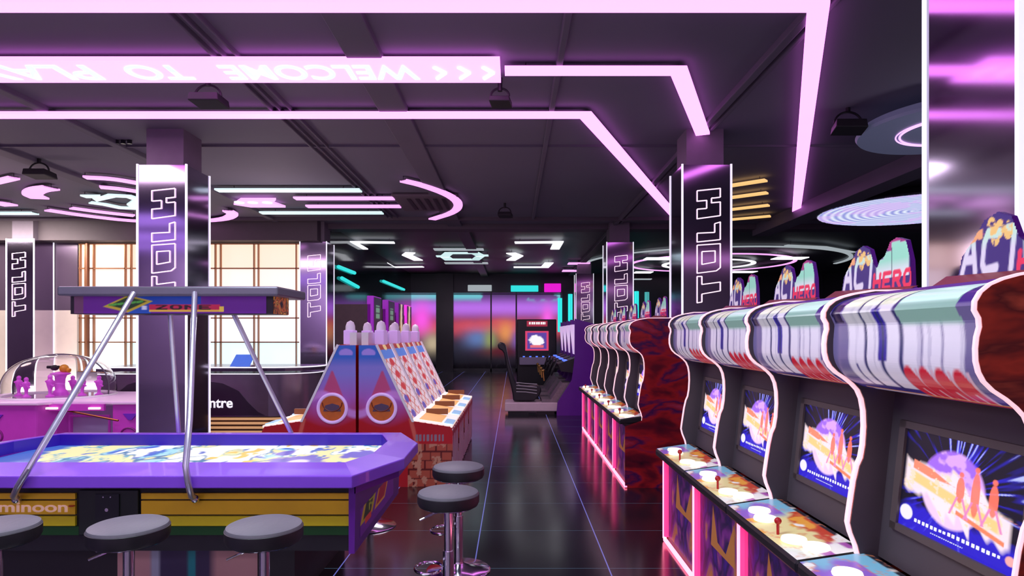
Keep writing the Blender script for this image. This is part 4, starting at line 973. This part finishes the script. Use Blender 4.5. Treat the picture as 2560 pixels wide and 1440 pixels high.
# ------------------------------------------------------------------ alley roller machines
def make_roller(loc, label, grp):
    ox, oy = loc[0], loc[1]
    root = thing('ball_rolling_machine', loc, label, 'arcade machine', grp)
    prof = [(0, 0), (0, 1.44), (.17, 1.44), (.54, .67), (.93, .61), (.955, .56), (.92, 0)]
    def side(y, t): return [(ox + a, c) for a, c in prof]
    MB().prism([(ox + a, c) for a, c in prof], 'y', oy - .375, oy + .375).build('cabinet_body', REDP, root)
    # painted side facing the camera
    def sart(u, v):
        x = u * .955; z = v * 1.44
        img = np.zeros(u.shape + (3,)) + np.array((.40, .012, .02))
        img = mixc(img, step(z - .80 + .08 * np.sin(x * 6), .25), (.34, .10, .44)); img = mixc(img, step(z - 1.02, .25), (.20, .18, .60)); img = mixc(img, step(z - 1.27, .10), (.02, .12, .55))
        tri = step(1.18 - z, .01) * step(z - .88, .02) * step((1.20 - z) * .40 - np.abs(x - .24), .01)
        img = mixc(img, tri, (.45, .06, .18))
        img = mixc(img, step(.07 - np.hypot(x - .10, (z - 1.36) * 1.6), .01) * (z > 1.34), (.35, .25, .75))
        img = mixc(img, step(.02 - np.abs(x - .60 + (z - .4) * .25), .01) * (z < .7), (.55, .10, .08))
        img = mixc(img, step(.04 - np.abs(z - .84 + .1 * np.cos(x * 9)), .03) * (x < .45), (.52, .22, .62))
        brick = (x > .50) & (z < .44)
        bm_ = ((z * 11 + .1) % 1 < .14) | (((x * 9 + .5 * (np.floor(z * 11) % 2)) % 1) < .12)
        img = mixc(img, brick * 1.0, (.36, .07, .045)); img = mixc(img, brick * bm_ * 1.0, (.10, .01, .012)); img = mixc(img, brick * (fbm(u * 20, v * 20, 3) > .6), (.45, .20, .14))
        cpn = (np.abs(z - .50) < .035) & (x > .58) & (x < .86); img = mixc(img, cpn * (((x * 26) % 1) < .6), (.22, .16, .22))
        return img
    def smask(u, v):
        x = u * .955; z = v * 1.44
        if x <= .17: return True
        if x <= .54: return z <= 1.44 - (x - .17) / .37 * .77
        if x <= .93: return z <= .67 - (x - .54) / .39 * .06
        return z < .56 and z > .1 + (x - .93) * 10
    paint('side_artwork', quad((ox, oy - .3775, 0), (.955, 0, 0), (0, 0, 1.44)), 110, 150, sart, art_mat('roller_side', .12, .3), root, smask)
    cx_, cz_ = ox + .235, .80
    lg = MB().bar((cx_, oy - .392, cz_), (cx_, oy - .376, cz_), .125, 40).build('round_emblem', mat('ball_orange', (.62, .14, .02), .45, noise=.3, nscale=12), root)
    MB().tube([(cx_ + .143 * math.cos(t), oy - .388, cz_ + .143 * math.sin(t)) for t in [2 * PI * i / 48 for i in range(48)]], .017, 8, True).build('emblem_ring', LILAC, root, smooth=True)
    e = MB(); e.prism([(cx_ - .09, cz_ - .03), (cx_ + .09, cz_ - .03), (cx_ + .07, cz_ + .03), (cx_, cz_ + .05), (cx_ - .07, cz_ + .03)], 'y', oy - .396, oy - .391); e.build('emblem_banner', mat('emblem_banner', (.10, .06, .12), .4), lg)
    MB().tube([(cx_ + .10 * math.cos(t), oy - .394, cz_ + .06 + .09 * math.sin(t)) for t in [PI + PI * i / 12 for i in range(13)]], .006, 6).build('emblem_line', mat('emblem_line', (.2, .03, .01), .4), lg)
    # slope artwork
    def ramp(u, v):
        img = np.zeros(u.shape + (3,)) + np.array((.80, .72, .74))
        g1 = ((u * 3 + v * 7) % 1); g2 = ((u * 3 - v * 7) % 1)
        img = mixc(img, (g1 < .16) * 1.0, (.55, .10, .08)); img = mixc(img, (g2 < .16) * 1.0, (.60, .22, .10))
        img = mixc(img, step(.16 - np.hypot(u - .5, (v * 6 % 1 - .5) * .5), .05) * (fbm(u * 1, np.floor(v * 6), 3) > .3), (.60, .05, .04))
        img = mixc(img, step(.14 - np.hypot(u - .3, (v * 5 % 1 - .3) * .5), .05) * (v < .35), (.12, .10, .45))
        img = mixc(img, ((v > .80) & (v < .93)) * 1.0, (.10, .25, .70)); img = mixc(img, ((v > .93)) * 1.0, (.40, .05, .03)); img = mixc(img, (np.hypot(u - .5, (v - .96) * 3) < .12) * 1.0, (.9, .7, .3))
        img = mixc(img, (np.abs(u - .5) > .45) * 1.0, (.88, .82, .92))
        return img
    paint('ramp_artwork', quad((ox + .545, oy - .36, .675), (0, .72, 0), (-.37, 0, .77)), 40, 90, ramp, art_mat('ramp_art', .45, .35), root)
    for yy in (oy - .385, oy + .365):
        MB().hexa([(ox + .54, yy, .66), (ox + .565, yy, .66), (ox + .565, yy + .02, .66), (ox + .54, yy + .02, .66), (ox + .17, yy, 1.44), (ox + .192, yy, 1.45), (ox + .192, yy + .02, 1.45), (ox + .17, yy + .02, 1.44)]).build('ramp_divider', WHITEP, root)
    # deck
    MB().hexa([(ox + .54, oy - .37, .66), (ox + .95, oy - .37, .60), (ox + .95, oy + .37, .60), (ox + .54, oy + .37, .66), (ox + .54, oy - .37, .685), (ox + .95, oy - .37, .622), (ox + .95, oy + .37, .622), (ox + .54, oy + .37, .685)]).build('deck', mat('lit_deck_rim', (.85, .78, .72), .4, emis=(1, .85, .75), es=.7), root)
    MB().hexa([(ox + .60, oy - .27, .675), (ox + .83, oy - .27, .640), (ox + .83, oy + .27, .640), (ox + .60, oy + .27, .675), (ox + .60, oy - .27, .680), (ox + .83, oy - .27, .645), (ox + .83, oy + .27, .645), (ox + .60, oy + .27, .680)]).build('wooden_lane', mat('lit_wood', (.72, .40, .14), .4, emis=(1, .55, .2), es=.55, noise=.2), root)
    MB().box(ox + .60, ox + .84, oy + .25, oy + .29, .66, .72).build('lane_guide', mat('brown_guide', (.25, .09, .03), .4), root)
    MB().hexa([(ox + .86, oy - .30, .637), (ox + .95, oy - .30, .624), (ox + .95, oy + .0, .624), (ox + .86, oy + .0, .637), (ox + .86, oy - .30, .647), (ox + .95, oy - .30, .632), (ox + .95, oy + .0, .632), (ox + .86, oy + .0, .647)]).build('blue_button_plate', mat('blue_plate', (.35, .6, .85), .3, emis=(.4, .75, 1), es=.4), root)
    for k in range(4): MB().box(ox + .925, ox + .952, oy - .36 + k * .19, oy - .27 + k * .19, .02, .58).build('front_stripe', mat('pale_stripe', (.78, .66, .72), .4), root)
    # tower
    tw = MB().box(ox + .10, ox + .20, oy - .10, oy + .10, 1.44, 1.595).build('tower_block', LILAC, root, bevel=.01)
    MB().lathe(ox + .15, oy, [(.052, 1.592), (.050, 1.64), (.036, 1.68), (.0001, 1.70)], 20).build('tower_cap', WHITEP, tw, smooth=True)
    MB().box(ox + .01, ox + .08, oy - .30, oy + .30, 1.44, 1.57).build('tower_rail', WHITEP, root)
    return root
grp = 'ball rolling machines in two back to back rows'
rl = make_roller((-1.57, 6.88, 0), 'nearest right-facing ball rolling machine, round emblem on its red and blue side', grp)
for k, lab in enumerate(('second right-facing ball rolling machine from the front', 'third right-facing ball rolling machine from the front', 'farthest right-facing ball rolling machine, last before the dark machines')):
    dup(rl, (-1.57, 6.88 + .8 * (k + 1), 0), lab)
# the left facing row: mirrored, own side artwork orientation
for k, lab in enumerate(('nearest left-facing ball rolling machine, its round emblem left of the gap', 'second left-facing ball rolling machine, hidden but for its lilac tower', 'third left-facing ball rolling machine behind the nearest two', 'farthest left-facing ball rolling machine of its row')):
    r = dup(rl, (-1.60, 6.88 + .8 * k, 0), lab); r.scale = (-1, 1, 1)

# ------------------------------------------------------------------ prize machines behind
def gold_art(u, v):
    img = np.zeros(u.shape + (3,)) + np.array((.01, .008, .01))
    img = mixc(img, step(.30 - np.abs(u - .5) - v * .15 + (fbm(u * 6, v * 9, 3) - .5) * .3, .1), (.75, .42, .12)); img = mixc(img, step(.12 - np.abs(u - .5) + (fbm(u * 9, v * 12, 5) - .5) * .2, .08), (.95, .85, .65))
    return img
def green_art(u, v):
    img = np.zeros(u.shape + (3,)) + np.array((.008, .012, .01))
    img = mixc(img, ((u > .25) & (u < .75) & (v > .55) & (v < .85) & ((v * 16 % 1) < .7)) * 1.0, (.15, .35, .20)); img = mixc(img, ((v < .12)) * 1.0, (.7, .7, .7))
    return img
PM1 = mat('violet_header', (.25, .02, .38), .35, emis=(.4, .02, .6), es=.3)
PM2 = mat('magenta_header', (.7, .03, .6), .35, emis=(1, .05, .85), es=.7)
for i, (yc, art, pm, lab) in enumerate(((10.9, green_art, PM1, 'tall dark machine with green lit header, nearest of the four behind the ball rollers'), (12.15, green_art, PM1, 'second tall dark machine with green lit header'),
                                        (13.2, gold_art, PM1, 'tall dark machine with gold header artwork behind the lilac towers'), (14.2, gold_art, PM2, 'tall dark machine with magenta sided gold header, last of the four'))):
    root = thing('prize_machine', (-2.65, yc, 0), lab, 'arcade machine', 'tall prize machines behind the ball rollers')
    MB().box(-2.95, -2.36, yc - .32, yc + .32, 0, 2.05 - .03 * i).build('cabinet_body', DARKBRK, root)
    MB().box(-2.42, -2.31, yc - .32, yc + .32, 1.35, 2.19).build('header_box', pm, root, bevel=.01)
    paint('header_artwork', quad((-2.305, yc - .30, 1.37), (0, .60, 0), (0, 0, .80)), 30, 40, art, art_mat('header_art', .5, .35), root)
    MB().box(-2.36, -2.30, yc - .30, yc + .30, .5, 1.3).build('window_panel', BLACK, root)

# ------------------------------------------------------------------ racing games
def make_racer(loc, label):
    oy = loc[1]
    root = thing('racing_game', loc, label, 'arcade machine', 'purple sided sit-down racing games in a row')
    pr = [(.83, .0), (.83, .07), (.85, .26), (1.12, .68), (1.174, 1.108), (1.174, 1.85), (1.78, 1.69), (1.85, 1.6), (1.85, 0)]
    for y0 in (oy - .40, oy + .36): MB().prism(pr, 'y', y0, y0 + .04).build('side_panel', PURPD, root)
    MB().prism([(.95, .05), (1.0, .30), (1.25, .72), (1.30, 1.10), (1.25, 1.80), (1.75, 1.65), (1.8, .05)], 'y', oy - .36, oy + .36).build('cabinet_body', SATIN, root)
    MB().hexa([(1.20, oy - .30, 1.16), (1.24, oy - .30, 1.16), (1.24, oy + .30, 1.16), (1.20, oy + .30, 1.16), (1.14, oy - .30, 1.74), (1.24, oy - .30, 1.74), (1.24, oy + .30, 1.74), (1.14, oy + .30, 1.74)]).build('screen', mat('pale_lilac_screen', (.5, .4, .6), .3, emis=(.72, .52, .85), es=.75), root)
    MB().prism([(.86, .98), (.92, .84), (1.25, .80), (1.25, 1.12)], 'y', oy - .34, oy + .34).build('dashboard', BLACK, root)
    for k in range(5): MB().box(.98, 1.06, oy - .26 + k * .11, oy - .18 + k * .11, 1.022, 1.05).build('blue_indicator', mat('blue_indicator', (.05, .1, .6), .3, emis=(.10, .20, 1), es=1.1), root)
    w_ = MB().tube([(.80 + .05 * math.sin(t), oy + .15 * math.cos(t), .90 + .15 * math.sin(t)) for t in [2 * PI * i / 28 for i in range(28)]], .016, 8, True).bar((.80, oy, .90), (.93, oy, .90), .025).bar((.80, oy - .14, .90), (.80, oy + .14, .90), .014).build('steering_wheel', SATIN, root, smooth=True)
    MB().bar((.62, oy + .22, .62), (.60, oy + .22, .80), .018).ball((.60, oy + .22, .82), .035).build('gear_lever', mat('brass', (.6, .35, .1), .3, .8), root, smooth=True)
    MB().box(-.16, .86, oy - .33, oy + .33, .07, .24).build('seat_platform', mat('pale_platform', (.70, .55, .60), .3, noise=.1), root, bevel=.02)
    MB().box(-.10, .30, oy - .25, oy + .25, .0, .07).box(.45, .80, oy - .25, oy + .25, .0, .07).build('platform_foot', BLACK, root)
    # seat: bucket in profile
    sb = MB().prism(smooth([(.0, .26), (-.02, .45), (-.11, .80), (-.16, 1.08), (-.19, 1.22), (-.30, 1.28), (-.30, 1.37), (-.24, 1.40), (-.15, 1.36), (-.12, 1.22), (-.08, 1.02), (.00, .74), (.07, .55), (.34, .53), (.50, .56), (.56, .48), (.50, .34), (.40, .26)], 1), 'y', oy - .22, oy + .22).build('bucket_seat', BLACK, root, bevel=.03)
    for k in range(4): MB().path([(.06, oy - .225, .62 - k * .06), (.24, oy - .225, .60 - k * .055), (.46, oy - .225, .585 - k * .06)], .008, 6).build('seat_piping', mat('grey_piping', (.5, .5, .52), .5), sb)
    pd = MB().box(.55, .95, oy - .30, oy + .30, .24, .30).hexa([(.72, oy - .28, .28), (.98, oy - .28, .28), (.98, oy + .28, .28), (.72, oy + .28, .28), (.95, oy - .28, .62), (1.1, oy - .28, .62), (1.1, oy + .28, .62), (.95, oy + .28, .62)]).build('foot_well', mat('grey_tread', (.25, .22, .24), .35, .5, noise=.4, nscale=25), root)
    return root
rc = make_racer((1.0, 12.62, 0), 'purple sided racing game nearest the camera, its black bucket seat in profile')
for k, lab in enumerate(('second racing game behind the nearest one', 'third racing game back in the purple row', 'farthest racing game of the purple row')):
    r_ = dup(rc, (1.0, 12.62 + .95 * (k + 1), 0), lab)
    for c in [c for c in bpy.data.objects if c.parent == r_ and c.name.split('.')[0] in ('bucket_seat', 'seat_platform', 'platform_foot')]:
        for gc in [x for x in bpy.data.objects if x.parent == c]: bpy.data.objects.remove(gc)
        bpy.data.objects.remove(c)
root = thing('video_game_cabinet', (.62, 17.2, 0), 'black upright video game facing the camera beyond the racing seat, red and white screen', 'arcade machine')
MB().box(.10, 1.15, 17.0, 17.7, 0, 1.95).build('cabinet_body', BLACK, root, bevel=.02)
MB().box(.16, 1.10, 16.75, 17.0, .75, .95).build('control_shelf', mat('pale_shelf', (.45, .42, .55), .35), root, bevel=.02)
def vg(u, v):
    img = np.zeros(u.shape + (3,)) + np.array((.10, .05, .35)); e = np.maximum(np.abs(u - .5), np.abs(v - .5))
    img = mixc(img, (e > .42) * 1.0, (.70, .05, .15)); img = mixc(img, step(.30 - np.hypot(u - .5, (v - .52) * 1.1) + (fbm(u * 7, v * 7, 3) - .5) * .2, .05), (1, .95, 1)); img = mixc(img, ((v < .3) & (v > .15) & (np.abs(u - .5) < .3)) * 1.0, (.8, .15, .2)); return img
paint('screen', quad((.32, 16.995, 1.12), (.62, 0, 0), (0, 0, .52)), 40, 30, vg, art_mat('vg_glow', 1.0), root)
def hd(u, v):
    img = np.zeros(u.shape + (3,)) + np.array((.35, .02, .05)); return mixc(img, ((np.abs(v - .6) < .2) & ((u * 9 % 1) < .75) & (np.abs(u - .5) < .42)) * 1.0, (1, .95, .95))
paint('header_panel', quad((.36, 16.995, 1.76), (.55, 0, 0), (0, 0, .15)), 50, 12, hd, art_mat('vg_glow', 1.0), root)
for k in range(5): MB().bar((.28 + k * .17, 16.85, .95), (.28 + k * .17, 16.85, .98), .03).build('push_button', mat('blue_indicator'), root)

# lights behind the camera that the mirrors pick up
VIO = mat('violet_panel', (.4, .3, .7), .5, emis=(.50, .26, .92), es=1.5)
for x0, x1, y0, y1, lab in ((-11.5, -5.6, -3.3, -2.2, 'violet lit ceiling panel nearest the rear wall'), (-11.0, -5.6, -1.5, -.2, 'middle violet lit ceiling panel at the left behind the camera'), (-10.2, -5.6, .9, 2.2, 'violet lit ceiling panel at the left, closest to the game tables')):
    tag(MB().box(x0, x1, y0, y1, CEIL - .04, CEIL - .01).build('violet_light', VIO), lab, 'ceiling light')
tag(MB().box(3.5, 9, YB + .01, YB + .06, 3.75, 3.95).build('wall_light_bar', PINKT), 'pink light bar high on the rear wall', 'wall light')
for x0, x1, z0, z1, m_, lab in ((-1.9, -.9, 3.36, 3.62, GLED, 'pale header light above the left glass door'), (-.1, 1.05, 3.34, 3.60, TEAL, 'teal header light above the glass doors'), (1.3, 2.0, 3.32, 3.68, mat('magenta_led', (.5, .05, .5), .5, emis=(.8, .01, .62), es=1.0), 'magenta header light right of the teal one')):
    tag(MB().box(x0, x1, YF - .24, YF - .17, z0, z1).build('header_light', m_, None, bevel=.02), lab, 'wall light')
# ------------------------------------------------------------------ lamps and added fill lights
def area(name, loc, size, sy, power, col, rot=(0, 0, 0)):
    l = bpy.data.lights.new(name, 'AREA'); l.shape = 'RECTANGLE'; l.size = size; l.size_y = sy; l.energy = power; l.color = col
    o = bpy.data.objects.new(name, l); o.location = loc; o.rotation_euler = rot; COL.objects.link(o); return o
area('ceiling_lamp', (-1.6, 2.3, CEIL - .1), 3.0, 1.0, 150, (.80, .90, 1))
area('ceiling_lamp', (-.2, -1.5, CEIL - .1), 4, 1.5, 60, (.95, .86, 1))
area('ceiling_lamp', (-6.5, 6.5, CEIL - .1), 3, 2, 110, (1, .75, .9))
area('ceiling_lamp', (6.0, 7.5, CEIL - .3), 2, 2, 50, (.8, .8, 1))
area('canopy_lamp', (-2.2, 4.28, 1.67), 1.0, .2, 7, (1, .95, 1))
area('ceiling_lamp', (-1.3, 9.5, CEIL - .2), 1.2, 1.2, 60, (1, .85, 1))
area('added_wall_fill', (-10.8, 13.2, CEIL - .3), 2.4, .3, 130, (1, .88, .82), (math.radians(22), 0, 0))  # unseen light added to brighten the plum and cream wall
area('added_rear_fill', (-4, -2.8, CEIL - .2), 12, .3, 280, (.85, .7, 1), (math.radians(-30), 0, 0))  # unseen light added so the pillars mirror a brighter rear wall
area('added_low_fill', (-10.4, 13.2, .25), 2.2, .2, 45, (1, .88, .80), (math.radians(100), 0, 0))  # unseen light added low down to lift the cream wall
def fill_point(loc, power, col, r=.12):  # unseen point lights added to brighten the ceiling and surroundings
    l = bpy.data.lights.new('added_fill_point', 'POINT'); l.energy = power; l.color = col; l.shadow_soft_size = r
    o = bpy.data.objects.new('added_fill_point', l); o.location = loc; COL.objects.link(o)
fill_point((-4.0, 10.8, 2.9), 32, (1, .78, .82), .3); fill_point((-8.5, 9.5, 2.9), 40, (1, .72, .70), .3); fill_point((5.2, 6.2, 2.9), 18, (.9, .85, 1), .3)
W = bpy.data.worlds.new('world'); bpy.context.scene.world = W; W.use_nodes = True
W.node_tree.nodes['Background'].inputs[0].default_value = (.02, .012, .03, 1)

# ------------------------------------------------------------------ camera
cam = bpy.data.cameras.new('camera'); co = bpy.data.objects.new('camera', cam); COL.objects.link(co)
co.location = (0, 0, CAMZ); co.rotation_euler = (PI / 2, 0, 0)
cam.sensor_width = 36; cam.lens = 36 * F / 2560
cam.shift_x = -(VX - 1280) / 2560; cam.shift_y = (VY - 720) / 2560; cam.clip_start = .05
S = bpy.context.scene; S.camera = co
S.view_settings.view_transform = 'Standard'; S.view_settings.look = 'None'; S.view_settings.gamma = 1; S.view_settings.exposure = 0
